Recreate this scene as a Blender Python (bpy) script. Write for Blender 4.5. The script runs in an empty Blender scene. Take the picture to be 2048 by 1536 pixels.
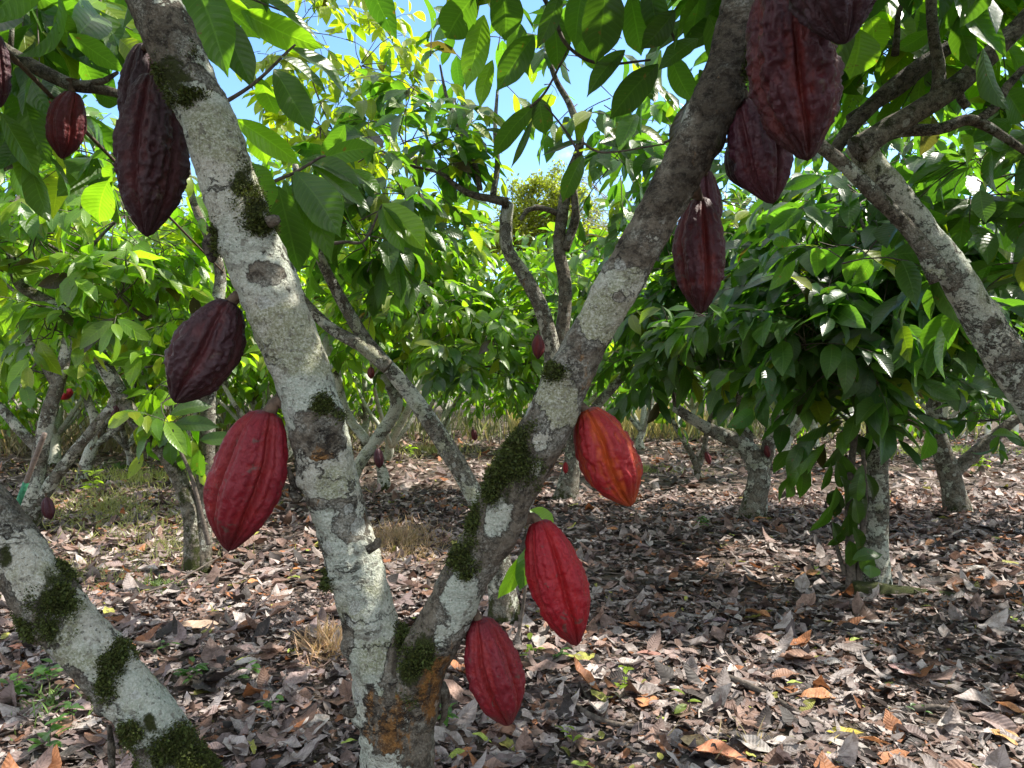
import bpy, math
import numpy as np
from mathutils import Vector

RNG = np.random.default_rng(7)
SC = bpy.context.scene
COL = SC.collection
F = 1500.0            # focal length in photo pixels (2048 wide)
H = 1.3               # camera height

# ---------------------------------------------------------------- helpers
def P(px, py, d):
    """world point seen at photo pixel (px,py) at distance d along the view"""
    return np.array([(px - 1024) / F * d, d, H - (py - 768) / F * d])

def hashn(i, j, k, s=0):
    n = (i * 374761393 + j * 668265263 + k * 2147483647 + s * 974634541).astype(np.int64)
    n = (n ^ (n >> 13)) * 1274126177
    n = n ^ (n >> 16)
    return (n & 0xFFFFFF) / float(0xFFFFFF)

def vnoise(p, scale=1.0, seed=0):
    p = np.asarray(p, float) * scale + 1000.0
    i = np.floor(p).astype(np.int64); f = p - i
    f = f * f * (3 - 2 * f)
    out = 0
    for dx in (0, 1):
        for dy in (0, 1):
            for dz in (0, 1):
                w = (f[..., 0] if dx else 1 - f[..., 0]) * (f[..., 1] if dy else 1 - f[..., 1]) * (f[..., 2] if dz else 1 - f[..., 2])
                out = out + w * hashn(i[..., 0] + dx, i[..., 1] + dy, i[..., 2] + dz, seed)
    return out

def fbm(p, scale, seed=0, octs=3):
    a, t, s = 1.0, 0, 0
    for o in range(octs):
        t = t + a * vnoise(p, scale * 2 ** o, seed + o * 17); s += a; a *= .5
    return t / s

def unit(v):
    v = np.asarray(v, float)
    return v / np.maximum(np.linalg.norm(v, axis=-1, keepdims=True), 1e-9)

class Acc:
    """collects quads; builds one mesh object"""
    def __init__(s): s.v = []; s.q = []; s.uv = []; s.col = []; s.m = []; s.at = {}; s.n = 0
    def add(s, v, q, uv=None, col=None, mat=0, **at):
        v = np.asarray(v, float).reshape(-1, 3); n = len(v)
        s.v.append(v); s.q.append(np.asarray(q, np.int64) + s.n)
        s.uv.append(np.zeros((n, 2)) if uv is None else np.asarray(uv, float))
        c = np.ones((n, 3)) * .5 if col is None else np.broadcast_to(np.asarray(col, float), (n, 3))
        s.col.append(c); s.m.append(np.full(len(q), mat, np.int32))
        for k in set(at) | set(s.at):
            s.at.setdefault(k, [np.zeros(s.n)] if s.n else [])
            s.at[k].append(np.broadcast_to(np.asarray(at.get(k, 0.0), float), (n,)))
        s.n += n
    def build(s, name, mats, parent=None, loc=None, smooth=True):
        v = np.concatenate(s.v); q = np.concatenate(s.q)
        if loc is None and parent is not None: loc = world_loc(parent)
        if loc is not None: v = v - np.asarray(loc)[None]
        me = bpy.data.meshes.new(name)
        me.vertices.add(len(v)); me.vertices.foreach_set('co', v.astype(np.float32).ravel())
        me.loops.add(len(q) * 4); me.loops.foreach_set('vertex_index', q.astype(np.int32).ravel())
        me.polygons.add(len(q)); me.polygons.foreach_set('loop_start', (np.arange(len(q)) * 4).astype(np.int32))
        me.polygons.foreach_set('material_index', np.concatenate(s.m))
        me.polygons.foreach_set('use_smooth', np.full(len(q), smooth))
        uv = me.uv_layers.new(name='UVMap'); uvs = np.concatenate(s.uv)[q.ravel()]
        uv.data.foreach_set('uv', uvs.astype(np.float32).ravel())
        ca = me.color_attributes.new('col', 'FLOAT_COLOR', 'POINT')
        c4 = np.ones((len(v), 4), np.float32); c4[:, :3] = np.concatenate(s.col)
        ca.data.foreach_set('color', c4.ravel())
        for k, a in s.at.items():
            at = me.attributes.new(k, 'FLOAT', 'POINT'); at.data.foreach_set('value', np.concatenate(a).astype(np.float32))
        for m in (mats if isinstance(mats, (list, tuple)) else [mats]): me.materials.append(m)
        me.update(); me.validate()
        o = bpy.data.objects.new(name, me); COL.objects.link(o)
        if parent is not None:
            o.parent = parent
        elif loc is not None:
            o.location = loc
        return o

def world_loc(o):
    l = np.zeros(3)
    while o is not None:
        l = l + np.array(o.location); o = o.parent
    return l

def tag(o, label=None, cat=None, group=None, kind=None):
    if label: o['label'] = label
    if cat: o['category'] = cat
    if group: o['group'] = group
    if kind: o['kind'] = kind
    return o

def empty(name, loc, label, cat, group=None):
    o = bpy.data.objects.new(name, None); COL.objects.link(o); o.location = [float(x) for x in loc]
    o.empty_display_size = .1
    return tag(o, label, cat, group)

def resample(pts, rad, n):
    pts = np.asarray(pts, float); rad = np.asarray(rad, float)
    k = len(pts); seg = np.linalg.norm(np.diff(pts, axis=0), axis=1); s = np.concatenate([[0], np.cumsum(seg)])
    pp = np.vstack([2 * pts[0] - pts[1], pts, 2 * pts[-1] - pts[-2]])
    t = np.linspace(0, s[-1], n); out = np.zeros((n, 3))
    idx = np.clip(np.searchsorted(s, t, 'right') - 1, 0, k - 2); u = ((t - s[idx]) / np.maximum(seg[idx], 1e-9))[:, None]
    p0, p1, p2, p3 = pp[idx], pp[idx + 1], pp[idx + 2], pp[idx + 3]
    out = .5 * ((2 * p1) + (-p0 + p2) * u + (2 * p0 - 5 * p1 + 4 * p2 - p3) * u ** 2 + (-p0 + 3 * p1 - 3 * p2 + p3) * u ** 3)
    return out, np.interp(t, s, rad), t

def tube(pts, rad, n=None, seg=12, res=None, bump=0.0, bscale=12., seed=0, flare=0.0, knots=()):
    """a tapering, slightly irregular round limb; returns verts, quads, uv, normals"""
    if n is None:
        L = np.linalg.norm(np.diff(np.asarray(pts, float), axis=0), axis=1).sum()
        n = max(4, int(L / (res or .05)))
    c, r, t = resample(pts, rad, n)
    T = unit(np.gradient(c, axis=0))
    up = np.array([0, 1., 0]) if abs(T[0][1]) < .8 else np.array([1., 0, 0])
    A = np.zeros_like(T); a = unit(np.cross(T[0], up))
    for i in range(n):
        a = unit(a - T[i] * np.dot(a, T[i])); A[i] = a
    Bv = np.cross(T, A)
    th = np.linspace(0, 2 * np.pi, seg, endpoint=False)
    dirs = A[:, None] * np.cos(th)[None, :, None] + Bv[:, None] * np.sin(th)[None, :, None]
    rr = np.repeat(r[:, None], seg, 1)
    if flare: rr = rr * (1 + flare * np.exp(-t / (4 * r[0]))[:, None] * (1 + .35 * np.sin(th * 4 + seed))[None])
    v = c[:, None] + dirs * rr[..., None]
    if bump:
        nz = fbm(v, bscale, seed) - .5
        nz2 = fbm(v * np.array([1, 1, .5]), bscale * 4, seed + 5, 2) - .5
        rr = rr * (1 + bump * nz * 2.2 + bump * .35 * nz2 * 2)
        for (kp, kr, kh) in knots:
            dd = np.linalg.norm(v - np.asarray(kp), axis=-1)
            rr = rr + kh * np.exp(-(dd / kr) ** 2)
        v = c[:, None] + dirs * rr[..., None]
    # closing rings
    v = np.concatenate([c[:1, None] + dirs[:1] * .002, v, c[-1:, None] + dirs[-1:] * .002 + T[-1] * r[-1] * .6], 0)
    dirs = np.concatenate([dirs[:1], dirs, dirs[-1:]], 0)
    m = n + 2
    i, j = np.meshgrid(np.arange(m - 1), np.arange(seg), indexing='ij')
    q = np.stack([i * seg + j, i * seg + (j + 1) % seg, (i + 1) * seg + (j + 1) % seg, (i + 1) * seg + j], -1).reshape(-1, 4)
    uv = np.stack(np.meshgrid(np.linspace(0, 1, m), th / 6.2832, indexing='ij'), -1).reshape(-1, 2)[:, ::-1]
    return v.reshape(-1, 3), q, uv, dirs.reshape(-1, 3)

WP_U = [0, .05, .15, .3, .5, .68, .82, .92, 1]
WP_W = [.05, .25, .60, .90, 1, .90, .52, .15, .012]

def leaf_quads(B, D, N, L, W, bend=.5, fold=.12, K=6, C=3, rip=.05, phase=None, rng=RNG, ragged=False):
    """N curved leaf blades -> verts (n,K,C,3), quads, uv"""
    B = np.atleast_2d(B); n = len(B); D = unit(np.atleast_2d(D)); N = np.atleast_2d(N)
    L = np.broadcast_to(L, (n,)).astype(float); W = np.broadcast_to(W, (n,)).astype(float)
    bend = np.broadcast_to(bend, (n,)) + 1e-3; fold = np.broadcast_to(fold, (n,))
    N = unit(N - D * np.sum(N * D, -1, keepdims=True)); S = np.cross(N, D)
    if phase is None: phase = rng.uniform(0, 6.28, n)
    u = np.linspace(0, 1, K)[None]; vv = np.linspace(-1, 1, C)
    wp = np.interp(np.linspace(0, 1, K), WP_U, WP_W)[None]
    bu = bend[:, None] * u
    x = np.sin(bu) / bend[:, None] * L[:, None]; z = -(1 - np.cos(bu)) / bend[:, None] * L[:, None]
    if ragged: wp = rng.uniform(.25, 1.15, (n, K)) * np.array([.75] + [1.] * (K - 2) + [.6])[None]
    out = np.zeros((n, K, C, 3))
    # local frame along the blade
    Dt = D[:, None] * np.cos(bu)[..., None] - N[:, None] * np.sin(bu)[..., None]
    Nt = N[:, None] * np.cos(bu)[..., None] + D[:, None] * np.sin(bu)[..., None]
    cen = B[:, None] + D[:, None] * x[..., None] + N[:, None] * z[..., None]
    skew = np.sin(phase)[:, None] * .05 * L[:, None] * np.sin(np.pi * u)
    cen = cen + S[:, None] * skew[..., None]
    for k, v in enumerate(vv):
        off = v * wp * W[:, None] * .5
        lift = abs(v) * fold[:, None] * wp * W[:, None] + rip * W[:, None] * wp * v * np.sin(u * 11 + phase[:, None] + v * 1.5)
        out[:, :, k] = cen + S[:, None] * off[..., None] + Nt * lift[..., None]
    base = (np.arange(n) * K * C)[:, None, None]
    i, j = np.meshgrid(np.arange(K - 1), np.arange(C - 1), indexing='ij')
    q = np.stack([i * C + j, (i + 1) * C + j, (i + 1) * C + j + 1, i * C + j + 1], -1)[None] + base[..., None]
    uv = np.broadcast_to(np.stack(np.meshgrid(np.linspace(0, 1, K), vv * .5 + .5, indexing='ij'), -1)[None], (n, K, C, 2))
    return out.reshape(-1, 3), q.reshape(-1, 4), uv.reshape(-1, 2), K * C

# ---------------------------------------------------------------- materials
def newmat(name):
    m = bpy.data.materials.new(name); m.use_nodes = True
    nt = m.node_tree; nt.nodes.clear()
    return m, nt

class NT:
    def __init__(s, nt): s.nt = nt
    def node(s, t, **kw):
        n = s.nt.nodes.new(t)
        for k, v in kw.items(): setattr(n, k, v)
        return n
    def link(s, a, b): s.nt.links.new(a, b)
    def inp(s, sock, v):
        if v is None: return
        if hasattr(v, 'is_output'): s.link(v, sock)
        elif isinstance(v, (tuple, list)) and len(v) == 3 and sock.type == 'RGBA': sock.default_value = (*v, 1)
        else: sock.default_value = v
    def math(s, op, a, b=None, c=None, clamp=False):
        n = s.node('ShaderNodeMath', operation=op, use_clamp=clamp)
        s.inp(n.inputs[0], a); s.inp(n.inputs[1], b)
        if c is not None: s.inp(n.inputs[2], c)
        return n.outputs[0]
    def mix(s, f, a, b, mode='MIX'):
        n = s.node('ShaderNodeMix', data_type='RGBA', blend_type=mode)
        s.inp(n.inputs[0], f); s.inp(n.inputs[6], a); s.inp(n.inputs[7], b)
        return n.outputs[2]
    def step(s, x, a, b):
        n = s.node('ShaderNodeMapRange', interpolation_type='SMOOTHSTEP')
        s.inp(n.inputs[0], x); n.inputs[1].default_value = a; n.inputs[2].default_value = b
        return n.outputs[0]
    def noise(s, vec, scale, detail=4, rough=.55, dist=0.):
        n = s.node('ShaderNodeTexNoise'); s.inp(n.inputs['Vector'], vec)
        n.inputs['Scale'].default_value = scale; n.inputs['Detail'].default_value = detail
        n.inputs['Roughness'].default_value = rough; n.inputs['Distortion'].default_value = dist
        return n.outputs['Fac']
    def voro(s, vec, scale, feature='F1', rand=1.):
        n = s.node('ShaderNodeTexVoronoi', feature=feature); s.inp(n.inputs['Vector'], vec)
        n.inputs['Scale'].default_value = scale; n.inputs['Randomness'].default_value = rand
        return n
    def attr(s, name): return s.node('ShaderNodeAttribute', attribute_name=name)
    def mapping(s, vec, scale):
        n = s.node('ShaderNodeMapping'); s.inp(n.inputs[0], vec); n.inputs['Scale'].default_value = scale
        return n.outputs[0]
    def bump(s, h, strength, dist, normal=None):
        n = s.node('ShaderNodeBump'); n.inputs['Strength'].default_value = strength; n.inputs['Distance'].default_value = dist
        s.inp(n.inputs['Height'], h)
        if normal is not None: s.link(normal, n.inputs['Normal'])
        return n.outputs[0]
    def principled(s, base, rough=.5, normal=None, spec=.5):
        n = s.node('ShaderNodeBsdfPrincipled'); s.inp(n.inputs['Base Color'], base); s.inp(n.inputs['Roughness'], rough)
        n.inputs['Specular IOR Level'].default_value = spec
        if normal is not None: s.link(normal, n.inputs['Normal'])
        return n
    def out(s, sh, disp=None):
        o = s.node('ShaderNodeOutputMaterial'); s.link(sh, o.inputs[0])

def leaf_material(name, holes=False, trans=.5, tcol=(3.0, 3.4, .8), rough=.36, veins=True, bumpd=.004):
    m, nt = newmat(name); g = NT(nt)
    col = g.attr('col').outputs['Color']
    uvn = g.node('ShaderNodeUVMap'); sep = g.node('ShaderNodeSeparateXYZ'); g.link(uvn.outputs[0], sep.inputs[0])
    u, v = sep.outputs[0], sep.outputs[1]
    av = g.math('ABSOLUTE', g.math('MULTIPLY_ADD', v, 2., -1.))
    ph = g.math('MULTIPLY', g.math('SUBTRACT', u, g.math('MULTIPLY', g.math('POWER', av, 1.4), .14)), 12.)
    fr = g.math('PINGPONG', ph, .5)                     # 0 at vein
    side = g.math('SUBTRACT', 1., g.step(fr, .02, .11))
    mid = g.math('SUBTRACT', 1., g.step(av, .02, .07))
    vein = g.math('MAXIMUM', g.math('MULTIPLY', side, .55), mid)
    tc = g.node('ShaderNodeTexCoord').outputs['Object']
    blot = g.noise(tc, 9., 3)
    c1 = g.mix(g.math('MULTIPLY', blot, .5), col, g.mix(1., col, (.55, .6, .5), 'MULTIPLY'))
    c1 = g.mix(g.math('MULTIPLY', vein, .45), c1, g.mix(1., g.mix(1., col, (1.9, 1.8, 1.9), 'MULTIPLY'), (.012, .015, .004), 'ADD'))
    sp = g.math('MULTIPLY', g.step(g.noise(tc, 38., 3, .6), .66, .72), .8)
    c1 = g.mix(sp, c1, (.10, .055, .02))
    nrm = g.bump(g.math('ADD', g.math('ADD', fr, g.math('MULTIPLY', mid, -.5)), g.math('MULTIPLY', g.noise(tc, 30., 3), 1.5)), .3, bumpd)
    pb = g.principled(c1, rough, nrm, .5)
    tl = g.node('ShaderNodeBsdfTranslucent')
    tcv = g.mix(1., c1, tcol, 'MULTIPLY')
    tcv = g.mix(g.math('MULTIPLY', vein, .35), tcv, g.mix(1., tcv, (.55, .6, .4), 'MULTIPLY'))
    g.link(tcv, tl.inputs[0]); g.link(nrm, tl.inputs['Normal'])
    ms = g.node('ShaderNodeMixShader'); ms.inputs[0].default_value = trans
    g.link(pb.outputs[0], ms.inputs[1]); g.link(tl.outputs[0], ms.inputs[2])
    sh = ms.outputs[0]
    if holes:
        rnd = g.attr('rnd').outputs['Fac']
        cm = g.node('ShaderNodeCombineXYZ'); g.link(g.math('MULTIPLY', u, 2.2), cm.inputs[0]); g.link(v, cm.inputs[1]); g.link(g.math('MULTIPLY', rnd, 37.), cm.inputs[2])
        hn = g.noise(cm.outputs[0], 4.2, 1.5)
        thr = g.math('MULTIPLY_ADD', rnd, .22, .66)
        hole = g.math('GREATER_THAN', hn, thr)
        tr = g.node('ShaderNodeBsdfTransparent'); m2 = g.node('ShaderNodeMixShader')
        g.link(hole, m2.inputs[0]); g.link(sh, m2.inputs[1]); g.link(tr.outputs[0], m2.inputs[2]); sh = m2.outputs[0]
    g.out(sh)
    return m

def dry_leaf_material(name):
    m, nt = newmat(name); g = NT(nt)
    col = g.attr('col').outputs['Color']
    uvn = g.node('ShaderNodeUVMap'); sep = g.node('ShaderNodeSeparateXYZ'); g.link(uvn.outputs[0], sep.inputs[0])
    u, v = sep.outputs[0], sep.outputs[1]
    av = g.math('ABSOLUTE', g.math('MULTIPLY_ADD', v, 2., -1.))
    fr = g.math('PINGPONG', g.math('MULTIPLY', g.math('SUBTRACT', u, g.math('MULTIPLY', av, .14)), 12.), .5)
    side = g.math('SUBTRACT', 1., g.step(fr, .02, .10)); mid = g.math('SUBTRACT', 1., g.step(av, .02, .08))
    vein = g.math('MAXIMUM', g.math('MULTIPLY', side, .7), mid)
    tc = g.node('ShaderNodeTexCoord').outputs['Object']
    n1 = g.noise(tc, 22., 4, .65); n2 = g.noise(tc, 120., 3)
    c = g.mix(g.step(n1, .42, .62), col, g.mix(1., col, (.52, .48, .45), 'MULTIPLY'))
    c = g.mix(g.math('MULTIPLY', g.step(n2, .5, .7), .35), c, g.mix(1., col, (1.25, 1.25, 1.25), 'MULTIPLY'))
    c = g.mix(g.math('MULTIPLY', vein, .5), c, g.mix(1., col, (.45, .4, .36), 'MULTIPLY'))
    nrm = g.bump(g.math('ADD', fr, n1), .6, .004)
    pb = g.principled(c, .62, nrm, .35)
    tl = g.node('ShaderNodeBsdfTranslucent'); g.link(c, tl.inputs[0])
    ms = g.node('ShaderNodeMixShader'); ms.inputs[0].default_value = .18
    g.link(pb.outputs[0], ms.inputs[1]); g.link(tl.outputs[0], ms.inputs[2]); g.out(ms.outputs[0])
    return m

def bark_material(name, sc=1.0, bump=1.0):
    m, nt = newmat(name); g = NT(nt)
    tc = g.node('ShaderNodeTexCoord').outputs['Object']
    wob = g.node('ShaderNodeTexNoise'); g.link(tc, wob.inputs['Vector']); wob.inputs['Scale'].default_value = 34; wob.inputs['Detail'].default_value = 5; wob.inputs['Roughness'].default_value = .65
    dv = g.node('ShaderNodeVectorMath', operation='MULTIPLY_ADD'); g.link(wob.outputs['Color'], dv.inputs[0]); dv.inputs[1].default_value = (.03, .03, .03); g.link(tc, dv.inputs[2])
    wv = dv.outputs[0]
    amp = lambda x, k: g.math('MULTIPLY_ADD', g.math('SUBTRACT', x, .5), k, .5)
    li, mo, og = g.attr('lich').outputs['Fac'], g.attr('moss').outputs['Fac'], g.attr('oran').outputs['Fac']
    fine = g.noise(tc, 210 * sc, 5, .75); med = g.noise(tc, 55 * sc, 6, .7); gran = g.voro(wv, 170 * sc).outputs['Distance']
    ring = g.noise(g.mapping(wv, (7, 7, 46)), sc, 5, .65)
    along = g.noise(g.mapping(wv, (46, 46, 9)), sc, 5, .65)
    bark = g.mix(g.step(med, .38, .62), (.034, .028, .021), (.145, .122, .092))
    bark = g.mix(g.math('MULTIPLY', g.step(ring, .52, .66), .6), bark, (.175, .155, .12))
    bark = g.mix(g.math('MULTIPLY', g.step(along, .55, .7), .5), bark, (.05, .04, .03))
    bark = g.mix(g.math('MULTIPLY', g.step(fine, .5, .66), .55), bark, (.235, .215, .175))
    bark = g.mix(g.math('MULTIPLY', g.math('SUBTRACT', 1., g.step(li, .0, .26)), .7), bark, g.mix(1., bark, (.32, .30, .28), 'MULTIPLY'))
    film = g.step(g.math('MULTIPLY_ADD', li, .4, amp(g.noise(wv, 16 * sc, 6, .7), 1.5)), .58, .85)
    bark = g.mix(g.math('MULTIPLY', film, .6), bark, g.mix(g.step(fine, .4, .6), (.10, .10, .08), (.36, .36, .31)))
    no = amp(g.noise(g.mapping(wv, (30, 30, 11)), sc, 6, .7), 2.6)
    om = g.step(g.math('MULTIPLY_ADD', og, .8, no), .86, 1.15)
    orc = g.mix(g.step(med, .36, .62), (.07, .034, .013), (.22, .10, .024))
    orc = g.mix(g.math('MULTIPLY', g.step(fine, .52, .66), .6), orc, (.33, .19, .07))
    bark = g.mix(g.math('MULTIPLY', om, .92), bark, orc)
    # crustose lichen: big patches with crisp frayed rims, and round spots
    n1 = g.noise(wv, 8.5 * sc, 7, .66, .2)
    lf = g.math('ADD', g.math('MULTIPLY_ADD', li, .62, n1), g.math('MULTIPLY', g.math('SUBTRACT', med, .5), .30))
    lm = g.step(lf, .80, .835)
    rim = g.math('MULTIPLY', g.step(lf, .775, .80), g.math('SUBTRACT', 1., g.step(lf, .80, .83)))
    vo = g.voro(wv, 19 * sc); vs = g.node('ShaderNodeSeparateColor'); g.link(vo.outputs['Color'], vs.inputs[0])
    rad = g.math('MULTIPLY', g.math('SUBTRACT', vs.outputs[0], .45), .62)
    sd = g.math('SUBTRACT', rad, vo.outputs['Distance'])
    spot = g.math('MULTIPLY', g.step(sd, .0, .02), g.step(li, .08, .3))
    edge = g.math('SUBTRACT', 1., g.step(g.math('ABSOLUTE', sd), .0, .06))
    tone = g.noise(wv, 6 * sc, 4)
    lc = g.mix(g.step(tone, .40, .60), (.345, .33, .265), (.30, .33, .27))
    lc = g.mix(g.math('MULTIPLY', g.step(g.noise(wv, 4.3, 3), .55, .62), .75), lc, (.17, .175, .085))
    lc = g.mix(g.math('MULTIPLY', g.step(fine, .44, .62), .6), lc, (.50, .50, .44))
    lc = g.mix(g.math('MULTIPLY', g.math('SUBTRACT', 1., g.step(fine, .34, .45)), .35), lc, (.14, .13, .10))
    lc = g.mix(g.math('MULTIPLY', g.math('SUBTRACT', 1., g.step(med, .36, .46)), .75), lc, (.12, .108, .085))
    lc = g.mix(g.math('MULTIPLY', g.step(ring, .58, .68), .45), lc, (.10, .085, .07))
    dots = g.voro(wv, 80 * sc); lc = g.mix(g.math('MULTIPLY', g.math('SUBTRACT', 1., g.step(dots.outputs['Distance'], .14, .22)), .7), lc, (.06, .055, .045))
    c = g.mix(lm, bark, lc)
    c = g.mix(g.math('MULTIPLY', rim, .7), c, (.035, .030, .024))
    c = g.mix(g.math('MULTIPLY', spot, .8), c, g.mix(g.math('MULTIPLY', edge, .6), g.mix(g.step(fine, .4, .6), (.20, .20, .17), (.40, .41, .37)), (.44, .45, .41)))
    # dark cracks
    ck = g.math('SUBTRACT', 1., g.step(g.math('ABSOLUTE', g.math('SUBTRACT', g.noise(g.mapping(wv, (9, 9, 20)), sc, 4, .6), .5)), .004, .02))
    ck = g.math('MULTIPLY', ck, g.step(g.noise(tc, 7, 2), .52, .6))
    c = g.mix(g.math('MULTIPLY', ck, .8), c, (.025, .02, .016))
    # moss stain
    nm = amp(g.noise(wv, 24 * sc, 6, .7), 3.)
    mm = g.step(g.math('MULTIPLY_ADD', mo, 1.25, nm), 1.12, 1.45)
    c = g.mix(mm, c, g.mix(fine, (.012, .012, .006), (.065, .078, .018)))
    hgt = g.math('ADD', g.math('MULTIPLY', med, 1.0), g.math('MULTIPLY', fine, .5))
    hgt = g.math('ADD', hgt, g.math('MULTIPLY', g.math('MAXIMUM', lm, spot), .5))
    hgt = g.math('ADD', hgt, g.math('MULTIPLY', gran, .35))
    hgt = g.math('ADD', hgt, g.math('MULTIPLY', g.math('MULTIPLY', mm, fine), 1.2))
    hgt = g.math('ADD', hgt, g.math('MULTIPLY', ck, -.8))
    hgt = g.math('ADD', hgt, g.math('MULTIPLY', ring, .7))
    nrm = g.bump(hgt, 1. * bump, .008)
    g.out(g.principled(c, .85, nrm, .15).outputs[0])
    return m

def plain(name, col, rough=.8, nscale=40, var=.5, bumpd=.004, spec=.3):
    m, nt = newmat(name); g = NT(nt)
    tc = g.node('ShaderNodeTexCoord').outputs['Object']; n = g.noise(tc, nscale, 5, .65)
    c = g.mix(g.step(n, .3, .7), tuple(x * (1 - var) for x in col), tuple(min(1, x * (1 + var * .6)) for x in col))
    g.out(g.principled(c, rough, g.bump(n, .6, bumpd), spec).outputs[0]); return m

def attr_mat(name, rough=.7, trans=0.):
    m, nt = newmat(name); g = NT(nt); c = g.attr('col').outputs['Color']
    pb = g.principled(c, rough, None, .3); sh = pb.outputs[0]
    if trans:
        tl = g.node('ShaderNodeBsdfTranslucent'); g.link(g.mix(1., c, (1.8, 1.8, 1.1), 'MULTIPLY'), tl.inputs[0])
        ms = g.node('ShaderNodeMixShader'); ms.inputs[0].default_value = trans
        g.link(sh, ms.inputs[1]); g.link(tl.outputs[0], ms.inputs[2]); sh = ms.outputs[0]
    g.out(sh); return m

def pod_material(name, ridge, furrow, tip, dust=.25, warm=.0):
    m, nt = newmat(name); g = NT(nt)
    tc = g.node('ShaderNodeTexCoord').outputs['Object']
    rid = g.attr('rid').outputs['Fac']; t = g.attr('along').outputs['Fac']
    n1 = g.noise(tc, 22, 4, .6); n2 = g.noise(tc, 90, 5, .65); n3 = g.noise(tc, 260, 3, .6)
    f = g.step(g.math('ADD', rid, g.math('MULTIPLY', g.math('SUBTRACT', n1, .5), 1.1)), .15, .85)
    c = g.mix(f, furrow, ridge)
    c = g.mix(g.math('MULTIPLY', g.step(t, .72, 1.), .8), c, tip)
    c = g.mix(g.math('MULTIPLY', g.math('SUBTRACT', 1., g.step(t, .0, .12)), .55), c, tip)
    c = g.mix(g.math('MULTIPLY', g.step(n2, .52, .68), dust), c, g.mix(.5, ridge, (.16, .11, .12)))
    sc_ = g.math('MULTIPLY', g.step(g.noise(tc, 34, 6, .7, .6), .60, .66), .75)
    c = g.mix(sc_, c, g.mix(n3, tuple(x * .45 for x in tip), (.12, .085, .065)))
    spk = g.voro(tc, 130); sp = g.math('MULTIPLY', g.math('SUBTRACT', 1., g.step(spk.outputs['Distance'], .1, .22)), g.step(n1, .5, .6))
    c = g.mix(g.math('MULTIPLY', sp, .5), c, tuple(x * .3 for x in tip))
    wn = g.noise(g.mapping(tc, (1, 1, .6)), 62, 4, .6, 1.2)
    wl = g.math('SUBTRACT', 1., g.step(g.math('ABSOLUTE', g.math('SUBTRACT', wn, .5)), .0, .05))
    c = g.mix(g.math('MULTIPLY', wl, .10), c, tuple(x * .5 for x in tip))
    nrm = g.bump(g.math('ADD', g.math('ADD', g.math('MULTIPLY', n2, .9), g.math('MULTIPLY', n3, .3)), g.math('MULTIPLY', wl, -.2)), .65, .004)
    g.out(g.principled(c, g.math('MULTIPLY_ADD', n2, .3, .38), nrm, .28).outputs[0]); return m

M = {}
M['leaf'] = leaf_material('leaf_green')
M['leaf_holed'] = leaf_material('leaf_green_holed', holes=True)
M['dry'] = dry_leaf_material('dry_leaf')
M['bark'] = bark_material('cocoa_bark')
M['bark_far'] = bark_material('cocoa_bark_distant', .75)
M['moss'] = attr_mat('moss_blades', .8, .25)
M['grass'] = attr_mat('grass_blades', .7, .3)
M['twig'] = plain('twig_bark', (.085, .068, .055), .85, 60, .6, .003)
M['stalk'] = plain('pod_stalk', (.09, .06, .04), .8, 80, .5, .003)

# ---------------------------------------------------------------- camera, sky, sun
SUN_AZ, SUN_EL = math.radians(76), math.radians(52)
cam = bpy.data.cameras.new('camera'); cam.lens = 36 * F / 2048; cam.sensor_width = 36; cam.clip_end = 2000; cam.clip_start = .05
co = bpy.data.objects.new('camera', cam); COL.objects.link(co); co.location = (0, 0, H); co.rotation_euler = (math.pi / 2, 0, 0)
SC.camera = co
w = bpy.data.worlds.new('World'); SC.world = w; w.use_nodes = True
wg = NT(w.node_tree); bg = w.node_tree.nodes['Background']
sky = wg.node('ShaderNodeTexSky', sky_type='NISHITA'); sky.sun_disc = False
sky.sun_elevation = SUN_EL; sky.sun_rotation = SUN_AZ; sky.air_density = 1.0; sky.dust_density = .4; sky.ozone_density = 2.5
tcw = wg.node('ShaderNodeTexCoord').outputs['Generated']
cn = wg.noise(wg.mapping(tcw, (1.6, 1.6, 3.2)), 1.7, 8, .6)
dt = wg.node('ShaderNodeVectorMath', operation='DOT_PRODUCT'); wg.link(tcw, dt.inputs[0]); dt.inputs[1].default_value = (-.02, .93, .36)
clear = wg.step(dt.outputs['Value'], .80, .95)          # a clear opening ahead, bright cloud added out of view for neutral fill light
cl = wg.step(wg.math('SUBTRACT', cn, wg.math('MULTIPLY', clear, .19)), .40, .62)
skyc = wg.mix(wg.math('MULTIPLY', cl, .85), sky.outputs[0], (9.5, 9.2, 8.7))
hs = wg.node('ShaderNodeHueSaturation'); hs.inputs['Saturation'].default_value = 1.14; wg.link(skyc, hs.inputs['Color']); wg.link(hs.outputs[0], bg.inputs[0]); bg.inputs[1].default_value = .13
sl = bpy.data.lights.new('sun', 'SUN'); sl.energy = 4.4; sl.angle = math.radians(.53); sl.color = (1., .94, .84)
so = bpy.data.objects.new('sun', sl); COL.objects.link(so); so.location = (6, 8, 12)
sd = Vector((math.sin(SUN_AZ) * math.cos(SUN_EL), math.cos(SUN_AZ) * math.cos(SUN_EL), math.sin(SUN_EL)))
so.rotation_euler = (-sd).to_track_quat('-Z', 'Y').to_euler()
SC.view_settings.view_transform = 'Standard'; SC.view_settings.look = 'None'; SC.view_settings.exposure = 1.55; SC.view_settings.gamma = 1
SC.cycles.max_bounces = 8; SC.cycles.diffuse_bounces = 5; SC.cycles.glossy_bounces = 2; SC.cycles.transmission_bounces = 5
SC.cycles.transparent_max_bounces = 6; SC.cycles.caustics_reflective = False; SC.cycles.caustics_refractive = False
SC.cycles.sample_clamp_indirect = 6

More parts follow.
